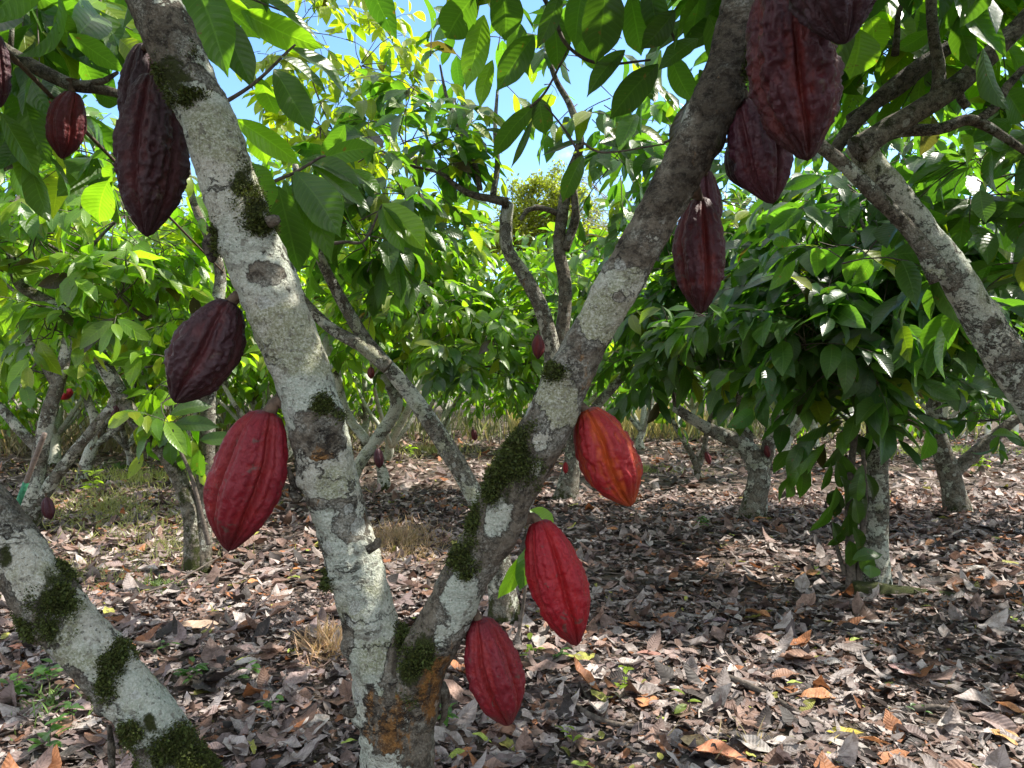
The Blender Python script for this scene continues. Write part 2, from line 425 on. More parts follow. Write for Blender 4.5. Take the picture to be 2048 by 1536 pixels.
# ---------------------------------------------------------------- ground
def gz(x, y):
    p = np.stack([np.asarray(x, float), np.asarray(y, float), np.zeros_like(np.asarray(x, float))], -1)
    return (fbm(p, .7, 3) - .5) * .10 + (fbm(p, 4., 9, 2) - .5) * .03
def ground():
    s = np.linspace(-1, 1, 220); ax = np.sinh(s * 5.2) / np.sinh(5.2) * 400
    X, Y = np.meshgrid(ax, ax + 6, indexing='ij'); Z = gz(X, Y)
    n = len(ax); i, j = np.meshgrid(np.arange(n - 1), np.arange(n - 1), indexing='ij')
    q = np.stack([i * n + j, (i + 1) * n + j, (i + 1) * n + j + 1, i * n + j + 1], -1).reshape(-1, 4)
    m, nt = newmat('soil'); g = NT(nt); tc = g.node('ShaderNodeTexCoord').outputs['Object']
    a, b, c3 = g.noise(tc, 1.1, 5, .6), g.noise(tc, 14, 6, .7), g.noise(tc, 70, 4, .7)
    c = g.mix(g.step(b, .35, .65), (.035, .026, .02), (.12, .088, .066))
    c = g.mix(g.math('MULTIPLY', g.step(c3, .5, .7), .6), c, (.24, .19, .155))
    vo = g.voro(tc, 38); vsp = g.node('ShaderNodeSeparateColor'); g.link(vo.outputs['Color'], vsp.inputs[0]); c = g.mix(g.math('MULTIPLY', g.step(vsp.outputs[0], .5, .9), .6), c, (.17, .14, .125))
    c = g.mix(g.math('MULTIPLY', g.step(a, .55, .7), .35), c, (.10, .10, .04))
    g.out(g.principled(c, .95, g.bump(g.math('ADD', b, c3), 1., .03), .1).outputs[0])
    A = Acc(); A.add(np.stack([X, Y, Z], -1).reshape(-1, 3), q); o = A.build('ground', m); tag(o, kind='structure')
ground()

# ---------------------------------------------------------------- foliage
def jitter_cols(n, base, var, rng, yellow=0., dark=0.):
    b = np.asarray(base, float)
    k = rng.uniform(1 - var, 1 + var, (n, 1)); c = b[None] * k
    y = (rng.random((n, 1)) < yellow) * rng.uniform(.5, 1, (n, 1)); c = c * (1 - y) + np.array([.17, .20, .018])[None] * y
    b2 = rng.random((n, 1)) < .012; c = np.where(b2, np.array([[.05, .036, .02]]) * rng.uniform(.5, 1.2, (n, 1)), c)
    d = (rng.random((n, 1)) < dark); c = np.where(d, c * np.array([[.6, .72, .8]]), c)
    return c
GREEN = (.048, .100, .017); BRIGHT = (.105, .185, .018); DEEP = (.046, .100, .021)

def sprays(acc, cen, n_twigs, rad, rng, base=GREEN, size=1.0, yellow=.06, dark=.25, per=(5, 9), K=6, C=3, var=.35, sparse=False, twigs=True, twigr=.0022, shell=.35):
    """leafy twigs spread through an ellipsoid"""
    cen = np.asarray(cen); rad = np.asarray(rad)
    d = unit(rng.normal(size=(n_twigs, 3))); r = rng.uniform(shell, 1, (n_twigs, 1)) ** .6
    p = cen + d * r * rad
    allB = []; allD = []; allN = []; allL = []
    for k in range(n_twigs):
        out = unit(d[k] * np.array([1, 1, .35]) + rng.normal(size=3) * .45 + np.array([0, 0, .05]))
        m = rng.integers(per[0], per[1] + 1); step = .036 * size
        ln = m * step; droop = rng.uniform(.1, .7)
        s = np.linspace(.1, 1, m)
        tw = p[k] + out * (s * ln)[:, None] - np.array([0, 0, 1]) * (droop * ln * s ** 2)[:, None]
        if twigs:
            v, q, uv, _ = tube(np.vstack([p[k] - out * .12 * size, p[k], tw[m // 2], tw[-1]]), [twigr * 1.6, twigr * 1.3, twigr, twigr * .7], n=5, seg=4)
            acc.add(v, q, uv, mat=1, lich=.1)
        side = unit(np.cross(out, [0, 0, 1.]) + 1e-6)
        sg = np.where(np.arange(m) % 2, 1., -1.)[:, None]
        spread = rng.uniform(.35, 1.1, (m, 1))
        D = unit(out[None] * .65 + side[None] * sg * spread + rng.normal(size=(m, 3)) * .22 - np.array([0, 0, 1.])[None] * rng.uniform(.15, .95, (m, 1)))
        Nn = np.array([0, -.25, .8])[None] + side[None] * sg * .3 + rng.normal(size=(m, 3)) * .45 + out[None] * .4
        sz = size * rng.uniform(.62, 1.12, m) * (1.0 - .25 * s)
        allB.append(tw); allD.append(D); allN.append(Nn); allL.append(sz)
    B = np.concatenate(allB); D = np.concatenate(allD); N = np.concatenate(allN); sz = np.concatenate(allL); n = len(B)
    L = .275 * sz; W = L * rng.uniform(.35, .48, n)
    v, q, uv, pv = leaf_quads(B + D * .015, D, N, L, W, rng.uniform(.1, 1.1, n), rng.uniform(.05, .28, n), K, C, .05, rng=rng)
    c = np.repeat(jitter_cols(n, base, var, rng, yellow, dark), pv, 0)
    acc.add(v, q, uv, c, mat=0, rnd=np.repeat(rng.random(n), pv))
    return p

class Tree:
    def __init__(s, base, label, group=None, cat='cocoa tree', name='cocoa_tree', seed=0, bark='bark_far', lich=.42, moss=.12):
        s.o = empty(name, base, label, cat, group); s.rng = np.random.default_rng(seed + 100); s.bark = M[bark]; s.lich = lich; s.moss = moss
        s.acc = Acc(); s.seed = seed; s.skel = []; s.zb = base[2]
    def stem(s, name, pts, rad, seg=12, res=.05, bump=.10, flare=0., lich=None, moss=None, oran=0., parent=None, bscale=9.):
        v, q, uv, nrm = tube(pts, rad, seg=seg, res=res, bump=bump, bscale=bscale, seed=s.seed, flare=flare)
        A = Acc(); l = s.lich if lich is None else lich; mo = s.moss if moss is None else moss
        ms = np.clip(mo + .55 * np.exp(-(v[:, 2] - s.zb) / .16) + .22 * np.clip(nrm[:, 2], 0, 1), 0, 1)
        lv = np.clip(l + .35 * (fbm(v, 3.2, s.seed + 3) - .5), 0, 1)
        A.add(v, q, uv, lich=lv, moss=ms, oran=oran)
        o = A.build(name, s.bark, parent or s.o); c, r, _ = resample(pts, rad, 14); s.skel.append(c); return o
    def pxstem(s, name, px, d, wpx, **kw):
        """stem through photo pixels; d a number or a list of distances"""
        dd = np.broadcast_to(d, (len(px),)); pts = [P(x, y, z) for (x, y), z in zip(px, dd)]
        wp = np.interp(np.linspace(0, 1, len(px)), np.linspace(0, 1, len(wpx)), wpx)
        return s.stem(name, pts, wp / 2 / F * dd, **kw)
    def blob(s, cen, rad, n, branch=True, br=.011, **kw):
        pr = sprays(s.acc, cen, n, rad, s.rng, **kw)
        if branch and s.skel:
            sk = np.concatenate(s.skel); cen = np.asarray(cen)
            cand = sk[sk[:, 2] < cen[2] + .1] if np.any(sk[:, 2] < cen[2] + .1) else sk
            a = cand[np.argmin(np.linalg.norm(cand - cen, axis=1))]
            L = np.linalg.norm(cen - a)
            if L > .12:
                mid = a * .5 + cen * .5 + s.rng.normal(size=3) * .08 * L + np.array([0, 0, .06 * L])
                A = Acc(); v, q, uv, nn = tube([a, mid, cen], [br * 1.5, br, br * .55], seg=7, res=.06, bump=.1, seed=s.seed)
                A.add(v, q, uv, lich=.22, moss=.1); A.build('branch', s.bark, s.o)
            # side shoots inside the crown
            for k in range(min(len(pr), 10)):
                v, q, uv, _ = tube([cen + (pr[k] - cen) * .05, (cen + pr[k]) / 2 + s.rng.normal(size=3) * .04, pr[k]], [br * .5, br * .38, br * .22], n=5, seg=5)
                s.acc.add(v, q, uv, mat=1, lich=.15)
    def pxblob(s, px, py, d, rx, ry, n, **kw):
        n = int(n * 1.35)
        k = d / F
        s.blob(P(px, py, d), (rx * k, max(rx * k * .8, .25), ry * k), n, **kw)
    def finish(s, mat='leaf'):
        if s.acc.n: return s.acc.build('crown', [M[mat], M['twig']], s.o)

def gbase(px, py):
    d = H * F / (py - 768.); x = (px - 1024) / F * d
    return np.array([x, d, float(gz(x, d))])
def pix(p): return (1024 + F * p[0] / p[1], 768 + F * (H - p[2]) / p[1])

# ---------------------------------------------------------------- the near forked tree
def hero_limb(name, parent, px, dd, wpx, root_loc, base=(.5, .05, .0), patches=(), knots=(), seed=1, res=.006, seg=80, bump=.085, flare=0., extra=()):
    dd = np.broadcast_to(np.asarray(dd, float), (len(px),)); pts = [P(x, y, z) for (x, y), z in zip(px, dd)]
    rad = np.asarray(wpx, float) / 2 / F * dd
    kn = [(P(x, y, np.interp(y, *zip(*sorted((b, z) for (a, b), z in zip(px, dd)))) - .03), r / F * 1.4, h) for x, y, r, h in knots]
    v, q, uv, nrm = tube(pts, rad, seg=seg, res=res, bump=bump, bscale=7., seed=seed, flare=flare, knots=kn)
    lich = base[0] + .30 * (fbm(v, 5., seed + 3) - .5); moss = np.full(len(v), base[1]); oran = np.full(len(v), base[2])
    # fine relief so that the outline is not clean
    n2 = fbm(v, 60., seed + 9, 3) - .5
    v = v + nrm * (n2 * .010)[:, None]
    ppx = 1024 + F * v[:, 0] / v[:, 1]; ppy = 768 + F * (H - v[:, 2]) / v[:, 1]
    facing = np.sum(nrm * unit(v - np.array([0, 0, H])), -1) < .25
    mossp = []
    for (kind, x, y, r, val) in patches:
        rx, ry = (r if isinstance(r, tuple) else (r, r))
        ds = ((ppx - x) / rx) ** 2 + ((ppy - y) / ry) ** 2
        f = np.exp(-ds * .9) * facing
        if kind == 'L': lich = lich + val * f
        elif kind == 'D': lich = lich - val * f
        elif kind == 'O': oran = np.maximum(oran, val * f)
        elif kind == 'M':
            moss = np.maximum(moss, val * f); mossp.append(f)
    A = Acc(); A.add(v, q, uv, lich=np.clip(lich, 0, 1.2), moss=np.clip(moss, 0, 1), oran=oran)
    o = A.build(name, M['bark'], parent)
    rng = np.random.default_rng(seed + 40)
    for f in mossp:                                   # tufts of moss: short blades standing on the bark
        nz = fbm(v, 26., seed + 21, 3)
        w = np.clip((f - .24) * 1.2 + (nz - .5) * 3.2, 0, 1) ** 1.2 + .05 * (f > .12); w = np.where(f < .07, 0, w)
        if w.sum() < 40: continue
        n = int(min(8000, 19 * w.sum()))
        k = rng.choice(len(v), n, p=w / w.sum())
        B = v[k] + rng.normal(size=(n, 3)) * .003
        D = unit(nrm[k] * .8 + rng.normal(size=(n, 3)) * .6 + np.array([0, 0, .2]))
        L = rng.uniform(.0025, .007, n) * (.55 + w[k]); 
        vv, qq, u2, pv = leaf_quads(B, D, unit(rng.normal(size=(n, 3))), L, L * .5, .6, .1, 3, 3, .0, rng=rng)
        c = np.array([.032, .046, .010])[None] * rng.uniform(.3, 1.9, (n, 1)) + np.array([.016, .009, .0])[None] * rng.random((n, 1))
        B2 = Acc(); B2.add(vv, qq, u2, np.repeat(c, pv, 0)); B2.build('moss_patch', M['moss'], o)
    return o, v, nrm

base_main = np.array([*P(800, 2160, 1.42)[:2], 0.]); base_main[2] = float(gz(base_main[0], base_main[1]))
main = empty('cocoa_tree', base_main, 'near forked cocoa tree whose two thick lichen covered limbs spread in a V', 'cocoa tree')
TL = [(800, 2190), (800, 1900), (796, 1700), (794, 1540), (788, 1420), (762, 1320), (741, 1250), (714, 1150), (684, 1050), (656, 950), (634, 850), (606, 750), (566, 650), (526, 550), (487, 450), (453, 350), (420, 250), (374, 150), (328, 50), (306, 0), (255, -120), (200, -260)]
TW = [190, 160, 150, 150, 152, 130, 108, 104, 103, 110, 112, 114, 118, 118, 110, 108, 106, 104, 104, 104, 100, 92]
TD = np.linspace(1.42, 1.36, len(TL))
PL = [('L', 520, 620, (60, 110), .35), ('L', 440, 330, (70, 120), .30), ('L', 600, 810, (60, 60), .2), ('L', 660, 980, (50, 60), .3), ('L', 735, 1200, (60, 80), .3), ('L', 775, 1270, 40, .3), ('L', 700, 1110, (40, 60), .1), ('L', 760, 1330, 40, .2),
      ('D', 330, 70, (45, 60), .55), ('D', 530, 550, (35, 25), .5), ('D', 640, 840, (40, 30), .5), ('D', 650, 890, (30, 30), .6), ('D', 625, 880, (40, 10), .5), ('D', 700, 1060, (30, 30), .35), ('D', 800, 1330, (25, 60), .9), ('D', 690, 1250, (20, 60), .4), ('L', 715, 1390, (18, 50), .2), ('L', 800, 1460, (16, 40), .12), ('L', 725, 1500, (16, 40), .2), ('D', 760, 1450, (44, 80), .34), ('D', 835, 1490, (30, 60), .2), ('D', 655, 1005, (60, 10), .5),
      ('O', 640, 925, (26, 32), .8), ('O', 742, 1290, (26, 110), .85), ('O', 730, 1190, (14, 50), .6), ('O', 745, 1400, (40, 60), .7), ('O', 780, 1470, (60, 80), .8), ('O', 690, 1080, (20, 30), .6), ('O', 610, 1000, (18, 30), .4),
      ('M', 345, 150, (42, 46), 1.), ('M', 395, 190, (26, 18), .8), ('M', 484, 372, (30, 30), .95), ('M', 512, 425, (26, 42), .95), ('M', 525, 455, (18, 22), .6), ('M', 425, 480, (12, 40), .9), ('M', 655, 815, (26, 20), .7), ('M', 800, 1280, (16, 36), .95), ('M', 668, 830, (16, 16), .7), ('M', 600, 985, (14, 30), .7), ('M', 655, 1165, (14, 14), .7)]
KL = [(540, 440, 14, .010), (672, 830, 26, .016), (640, 850, 22, .010), (600, 820, 18, .008), (735, 1085, 14, .012), (660, 1165, 12, .014), (590, 965, 16, .016), (545, 545, 20, .010), (700, 985, 22, .010), (640, 690, 18, .008), (690, 1300, 22, .014), (705, 1440, 16, .014), (430, 500, 18, .012), (410, 230, 18, .006), (470, 300, 16, .006)]
tr_main, Vm, Nm = hero_limb('trunk', main, TL, TD, TW, base_main, (.58, .06, .05), PL, KL, seed=11)
RL = [(820, 1440), (838, 1340), (884, 1250), (934, 1150), (992, 1050), (1036, 950), (1096, 850), (1139, 750), (1192, 650), (1248, 550), (1303, 450), (1358, 350), (1411, 250), (1449, 150), (1476, 50), (1488, 0), (1530, -140), (1590, -300)]
RW = [100, 104, 98, 96, 104, 108, 96, 86, 82, 90, 84, 86, 96, 88, 82, 84, 80, 72]
RD = np.linspace(1.40, 1.22, len(RL))
PR = [('L', 925, 1190, (50, 60), .5), ('L', 985, 1060, (40, 50), .4), ('L', 1110, 800, (42, 60), .65), ('L', 1080, 880, (25, 25), .5), ('L', 1215, 600, (40, 55), .7), ('L', 1180, 650, (25, 40), .5), ('L', 1270, 555, 18, .7), ('L', 1000, 1030, 30, .4), ('L', 1375, 240, (20, 50), .5), ('L', 1330, 330, (14, 50), .4), ('L', 1140, 690, 22, .5), ('L', 1070, 940, 16, .4), ('L', 880, 1280, (30, 30), .4), ('L', 1300, 480, (30, 25), .3),
      ('D', 1420, 150, (60, 160), .45), ('D', 1330, 350, (60, 80), .4), ('D', 1150, 690, (40, 20), .3), ('D', 1233, 595, (16, 16), .7), ('D', 1260, 500, (40, 40), .3), ('D', 860, 1350, (40, 60), .35),
      ('O', 880, 1350, (40, 60), .7), ('O', 1180, 760, (20, 40), .5), ('O', 850, 1420, 50, .8), ('O', 1100, 930, 24, .45),
      ('M', 1030, 905, (36, 60), 1.), ('M', 995, 965, (34, 38), 1.), ('M', 918, 1112, (28, 28), 1.), ('M', 948, 1050, (10, 26), .7), ('M', 845, 1300, (30, 34), 1.), ('M', 822, 1345, (26, 50), .95), ('M', 1108, 740, (20, 16), .6), ('M', 1440, 300, (10, 40), .6), ('M', 1495, 130, (10, 30), .5)]
KR = [(1235, 590, 18, .010), (1125, 735, 22, .010), (1255, 690, 16, .006), (1055, 1060, 16, .010), (1160, 850, 16, .008), (1440, 290, 20, .010), (1480, 190, 18, .010), (1320, 400, 20, .008), (955, 1235, 14, .008)]
lb_main, Vr, Nr = hero_limb('limb', main, RL, RD, RW, base_main, (.27, .06, .03), PR, KR, seed=23, seg=76)
# small spur twigs and cut stubs on the limbs
def spur(parent, px, dd, w, name='spur'):
    pts = [P(x, y, z) for (x, y), z in zip(px, np.broadcast_to(dd, (len(px),)))]
    v, q, uv, _ = tube(pts, np.asarray(w) / 2 / F * np.mean(dd), seg=14, res=.006, bump=.25, bscale=40, seed=3)
    A = Acc(); A.add(v, q, uv, lich=.15, moss=.15); return A.build(name, M['bark'], parent)
for px, d_, w_ in [([(535, 445), (548, 440), (556, 441)], 1.33, [22, 20, 17]), ([(610, 975), (588, 965), (580, 945), (577, 935)], 1.38, [26, 18, 10, 6]), ([(600, 1000), (585, 985), (583, 970)], 1.38, [22, 14, 8]),
                   ([(735, 1100), (752, 1090), (757, 1080)], 1.34, [20, 18, 14]), ([(668, 1170), (650, 1166), (640, 1170)], 1.39, [22, 18, 12]), ([(720, 1420), (700, 1425), (690, 1420)], 1.38, [26, 22, 20]),
                   ([(880, 1370), (890, 1390), (888, 1430), (880, 1450)], 1.42, [22, 20, 14, 6]), ([(430, 470), (418, 490), (425, 520)], 1.40, [24, 30, 20]), ([(1055, 1060), (1048, 1090), (1036, 1110)], 1.36, [10, 12, 6])]:
    spur(main, px, d_, w_)

# ---------------------------------------------------------------- cocoa pods
def pod(top, bot, d, wpx, mat, label, stalk=None, dbot=None, seed=0, nA=150, nT=150, wart=1., group='cocoa pods hanging on the trees', neck=.42, ridges=5, phase=0.):
    a = P(*top, d); b = P(*bot, dbot or d); ax = unit(b - a); Lg = np.linalg.norm(b - a); R = wpx / 2 / F * d
    e1 = unit(np.cross(ax, [0, 1., 0])); e2 = np.cross(ax, e1)
    t = np.linspace(0, 1, nT) ; t = .5 - .5 * np.cos(np.pi * t); t = np.clip(t, 0, 1)
    prof = np.interp(t, [0, .008, .03, .12, .25, .4, .55, .68, .79, .88, .94, .975, 1], [.0, .26, neck, neck + .24, .86, .985, 1., .93, .76, .50, .30, .18, .0])
    k = np.hanning(9); k /= k.sum(); prof2 = np.convolve(np.pad(prof, 4, 'edge'), k, 'valid'); prof = np.where((t > .04) & (t < .96), prof2, prof)
    th = np.linspace(0, 2 * np.pi, nA, endpoint=False)
    Tt, Th = np.meshgrid(t, th, indexing='ij')
    rng = np.random.default_rng(seed + 500)
    thw = Th + phase + .10 * np.sin(Tt * 5 + seed) + .06 * (vnoise(np.stack([Tt * 3, np.cos(Th), np.sin(Th)], -1), 2., seed) - .5)
    main_f = .5 + .5 * np.cos(ridges * thw)             # 1 on paired ridges, 0 in the main furrow
    sub = np.abs(np.cos(ridges * thw * .5 * 2 + np.pi / 2))
    rid = np.clip(main_f ** .6 * .78 + .22 * np.abs(np.sin(ridges * 2 * thw)), 0, 1)
    fall = np.clip(np.sin(np.pi * np.clip(Tt, 0, 1)) ** .6, 0, 1)
    base = a + ax * (Tt * Lg)[..., None]
    dirs = e1 * np.cos(Th)[..., None] + e2 * np.sin(Th)[..., None]
    pos0 = base + dirs * (prof[:, None] * R)[..., None]
    q3 = np.stack([Tt * Lg, R * np.cos(Th), R * np.sin(Th)], -1)
    w1 = fbm(q3 * np.array([.65, 1, 1]), 75., seed, 2); w2 = fbm(q3, 170., seed + 7, 2); w3 = fbm(q3, 22., seed + 11, 2)
    wr = np.clip(.55 - 4.2 * np.abs(w1 - .5), -.8, .6) * (.35 + .65 * rid)
    disp = .25 * (rid - .6) - .12 * np.exp(-(main_f / .10) ** 2) + (.15 + wart) * .10 * wr * (.4 + .6 * rid) + (.15 + wart) * .075 * (w2 - .5) + .14 * (w3 - .5)
    r = prof[:, None] * R + disp * R * fall
    v = base + dirs * np.maximum(r, 0)[..., None]
    bend = np.sin(np.pi * Tt)[..., None] * e1 * rng.uniform(-.05, .05) * R; v = v + bend
    i, j = np.meshgrid(np.arange(nT - 1), np.arange(nA), indexing='ij')
    q = np.stack([i * nA + j, i * nA + (j + 1) % nA, (i + 1) * nA + (j + 1) % nA, (i + 1) * nA + j], -1).reshape(-1, 4)
    root = empty('cocoa_pod', a, label, 'cocoa pod', group)
    A = Acc(); A.add(v, q, None, rid=(rid + wr * .5).ravel(), along=Tt.ravel()); A.build('husk', mat, root)
    s = stalk if stalk is not None else a - ax * .03 + np.array([0, 0, .02])
    s = P(*s) if len(s) == 3 and s[0] > 5 else np.asarray(s)
    rs = max(.0022, R * .15)
    v, q, uv, _ = tube([s, s * .75 + a * .25, (s + a) / 2 + np.array([0, -.002, .006]), a + ax * .014], [rs * 2.3, rs * 1.35, rs, rs * 1.5], n=9, seg=12, bump=.25, bscale=60, seed=seed)
    A = Acc(); A.add(v, q, uv); A.build('stalk', M['stalk'], root)
    return root
pm_red = pod_material('pod_red', (.135, .004, .010), (.165, .008, .009), (.05, .006, .008), .08)
pm_red2 = pod_material('pod_bright_red', (.20, .003, .009), (.245, .006, .008), (.085, .006, .008), .07)
pm_crim = pod_material('pod_crimson', (.125, .005, .011), (.18, .009, .010), (.055, .007, .009), .14)
pm_org = pod_material('pod_orange_red', (.21, .007, .010), (.35, .052, .008), (.24, .045, .010), .12)
pm_dark = pod_material('pod_dark_purple', (.026, .007, .010), (.050, .009, .010), (.018, .006, .008), .2)
pm_dark2 = pod_material('pod_blackish_purple', (.023, .007, .012), (.032, .008, .011), (.016, .006, .009), .12)
pm_purp = pod_material('pod_purple', (.036, .007, .014), (.052, .008, .011), (.03, .008, .012), .35)
pm_maro = pod_material('pod_maroon', (.038, .005, .009), (.085, .009, .007), (.018, .006, .006), .14)
pm_small = pod_material('pod_small_maroon', (.07, .007, .011), (.12, .013, .012), (.025, .007, .008), .16)
pod((308, 150), (293, 474), 1.50, 124, pm_dark, 'huge blackish purple cocoa pod half hidden behind the upper left limb', stalk=(330, 130, 1.44), seed=1, wart=1.3, phase=.3)
pod((288, 88), (275, 300), 1.60, 72, pm_dark2, 'narrow dark pod tucked above and behind the huge blackish pod', stalk=(318, 84, 1.42), seed=2, wart=1.2)
pod((146, 184), (123, 318), 2.05, 68, pm_small, 'small dark maroon pod hanging alone from the thin upper left branch', stalk=(144, 160, 2.05), seed=3, wart=.6)
pod((-6, 70), (0, 216), 1.75, 46, pm_purp, 'bumpy purple pod cut off by the left edge of the picture', stalk=(-12, 48, 1.8), seed=4, wart=1.2)
pod((462, 604), (350, 806), 1.40, 122, pm_dark, 'plump dark purple pod leaning out to the left halfway up the left limb', stalk=(490, 588, 1.40), seed=5, dbot=1.36, wart=1.1, phase=.5)
pod((536, 822), (456, 1103), 1.38, 136, pm_red, 'large smooth crimson pod below the dark one on the left side of the left limb', stalk=(568, 800, 1.38), seed=6, dbot=1.35, wart=.55, neck=.46, phase=.9)
pod((1172, 818), (1262, 1013), 1.36, 112, pm_org, 'red pod with orange furrows on the right side of the right limb', stalk=(1150, 815, 1.36), seed=7, wart=.8, phase=.2)
pod((1078, 1040), (1154, 1292), 1.36, 108, pm_red2, 'bright scarlet pod hanging on a short brown stalk below the orange furrowed one', stalk=(1052, 1036, 1.36), seed=8, dbot=1.33, wart=.8, phase=.55)
pod((958, 1236), (1018, 1452), 1.38, 108, pm_crim, 'dusty crimson pod lowest on the right limb, just above the ground litter in view', stalk=(938, 1226, 1.38), seed=9, wart=.7, phase=.1)
pod((1400, 395), (1402, 628), 1.42, 96, pm_maro, 'long maroon pod with a brown tip hanging under the middle of the right limb', stalk=(1385, 380, 1.36), seed=10, wart=1.0, phase=.35)
pod((1412, 340), (1418, 490), 1.52, 50, pm_purp, 'slim warty purple pod behind the long maroon pod', stalk=(1398, 320, 1.40), seed=11, wart=1.6)
pod((1492, 196), (1546, 408), 1.26, 106, pm_purp, 'wrinkled dusty purple pod beside the big ribbed one', stalk=(1478, 184, 1.27), seed=12, wart=1.2, phase=.7)
pod((1462, 290), (1490, 378), 1.36, 44, pm_dark2, 'dark little pod mostly hidden behind the wrinkled dusty purple pod', stalk=(1450, 280, 1.36), seed=13)
pod((1556, -40), (1616, 322), 1.12, 158, pm_maro, 'big deeply ribbed dark red pod near the top right limb', stalk=(1536, -60, 1.16), seed=14, wart=1.6, neck=.5, phase=.15)
pod((1640, -200), (1690, 88), .98, 170, pm_dark2, 'out of focus dark purple pod tip poking down at the top edge', stalk=(1610, -220, 1.05), seed=15, wart=1.3, phase=.4)
# ---------------------------------------------------------------- neighbouring trees one can tell apart
rg = np.random.default_rng(77)
def tree_at(px, py, label, **kw):
    b = gbase(px, py); return Tree(b, label, **kw), b[1]

# lower left leaning stem, close by
b15 = P(560, 2280, 1.30); b15[2] = float(gz(b15[0], b15[1]))
lean = empty('cocoa_tree', b15, 'pale mossy cocoa stem leaning in across the lower left corner', 'cocoa tree')
LL = [(640, 2250), (560, 2000), (480, 1780), (405, 1620), (340, 1500), (270, 1400), (190, 1310), (110, 1220), (40, 1120), (-40, 1010), (-140, 900), (-300, 690), (-470, 430), (-600, 120), (-680, -250)]
LW = [136, 126, 120, 114, 110, 108, 108, 112, 112, 108, 104, 96, 84, 70, 50]
PLn = [('L', 60, 1140, (45, 60), .75), ('L', 175, 1250, (40, 45), .75), ('L', 280, 1370, (50, 55), .75), ('L', 330, 1440, (60, 40), .75), ('L', 150, 1300, 40, .3), ('L', 250, 1440, 40, .3), ('D', 90, 1230, (50, 40), .3), ('D', 240, 1400, (24, 18), .4), ('L', 210, 1340, (24, 30), .3), ('L', 335, 1510, (14, 14), .5),
       ('M', 110, 1190, (42, 46), 1.), ('M', 95, 1255, (46, 34), .95), ('M', 225, 1325, (30, 32), 1.), ('M', 210, 1370, (22, 26), .85), ('M', 345, 1505, (66, 36), 1.), ('M', 400, 1560, (60, 50), 1.), ('M', 10, 1110, (20, 40), .9), ('M', 245, 1290, (14, 20), .8), ('M', 300, 1445, (14, 30), .7), ('M', 270, 1470, (24, 26), .8),
       ('O', 240, 1410, (18, 14), .8), ('D', 10, 1170, (16, 60), .4)]
hero_limb('trunk', lean, LL, np.linspace(1.30, 1.36, len(LL)), LW, b15, (.38, .08, .03), PLn, [(130, 1290, 18, .008), (200, 1420, 16, .010), (90, 1180, 18, .008), (330, 1430, 20, .006)], seed=31, seg=76)
spur(lean, [(218, 1450), (222, 1490), (224, 1560), (226, 1640)], 1.33, [8, 14, 14, 10], 'dead_shoot')

A = Acc()
for c, r, n in [((-1.45, 1.3, 2.5), (.5, .5, .4), 12), ((-1.9, 1.2, 2.3), (.5, .5, .4), 12)]:
    sprays(A, c, n, r, rg, base=GREEN, twigs=False)
A.build('crown', [M['leaf'], M['twig']], lean)
# tree with two limbs just behind the fork
T1, d1 = tree_at(1012, 1250, 'mossy forked cocoa tree just behind the near V shaped one', seed=1, bark='bark', lich=.50, moss=.26)
T1.pxstem('trunk', [(1012, 1262), (1004, 1180), (990, 1090), (966, 1030), (940, 975), (905, 912), (868, 855), (826, 795), (780, 738), (738, 690), (706, 640), (672, 580), (640, 515), (608, 430), (590, 330)], [d1] * 9 + [3.95, 3.9, 3.8, 3.7, 3.6, 3.5], [58, 46, 40, 37, 38, 35, 31, 28, 26, 21, 16, 12], seg=22, res=.02, flare=.3)
T1.pxstem('limb', [(776, 735), (720, 690), (660, 655), (605, 600), (560, 540), (500, 500)], 3.85, [30, 26, 22, 16, 12], seg=14, res=.02)
T1.pxstem('limb', [(1000, 1090), (1030, 960), (1075, 830), (1104, 740), (1100, 680), (1080, 610), (1048, 550), (1016, 500), (1012, 450), (1016, 408)], 4.15, [44, 40, 36, 34, 30, 27, 26, 26], seg=16, res=.02, oran=.1)
T1.pxstem('limb', [(1100, 720), (1124, 660), (1130, 570), (1118, 500), (1126, 420), (1140, 350), (1160, 285), (1142, 215), (1112, 160), (1090, 90)], 4.2, [30, 28, 25, 24, 20, 16, 12, 9], seg=14, res=.025, lich=.2)
T1.pxstem('limb', [(1128, 500), (1150, 440), (1148, 380)], 4.2, [22, 18, 14], seg=12, res=.02, lich=.2)
T1.pxstem('branch', [(1016, 405), (985, 398), (940, 388), (905, 366), (880, 345), (820, 330), (760, 300)], 4.1, [20, 16, 12, 9, 6, 4], seg=8, lich=.15)
T1.pxstem('branch', [(1150, 350), (1185, 310), (1240, 300), (1320, 288), (1400, 250)], 4.15, [14, 11, 8, 6, 4], seg=8, lich=.1)
T1.pxstem('branch', [(1040, 440), (1062, 415), (1100, 420), (1120, 430)], 4.2, [8, 12, 12], seg=8, lich=.3)
T1.pxstem('branch', [(985, 395), (995, 330), (990, 260), (995, 180)], 4.1, [14, 11, 9, 6], seg=8, lich=.5)
T1.pxstem('branch', [(960, 380), (950, 330), (925, 270), (895, 200), (880, 130)], 4.05, [12, 12, 8, 4], seg=8, lich=.15)
T1.pxblob(800, 330, 4.0, 150, 130, 20, base=GREEN, yellow=.12, size=.85, branch=False)
T1.pxblob(880, 200, 4.2, 120, 130, 12, base=GREEN, yellow=.35, size=.75, branch=False)
T1.pxblob(740, 460, 3.8, 110, 80, 12, base=GREEN, branch=False, size=.95)
T1.pxblob(1180, 170, 4.3, 130, 110, 10, base=GREEN, yellow=.15, size=.85, branch=False)
T1.pxblob(1240, 320, 4.1, 90, 60, 7, base=GREEN, yellow=.1, branch=False, size=.85)
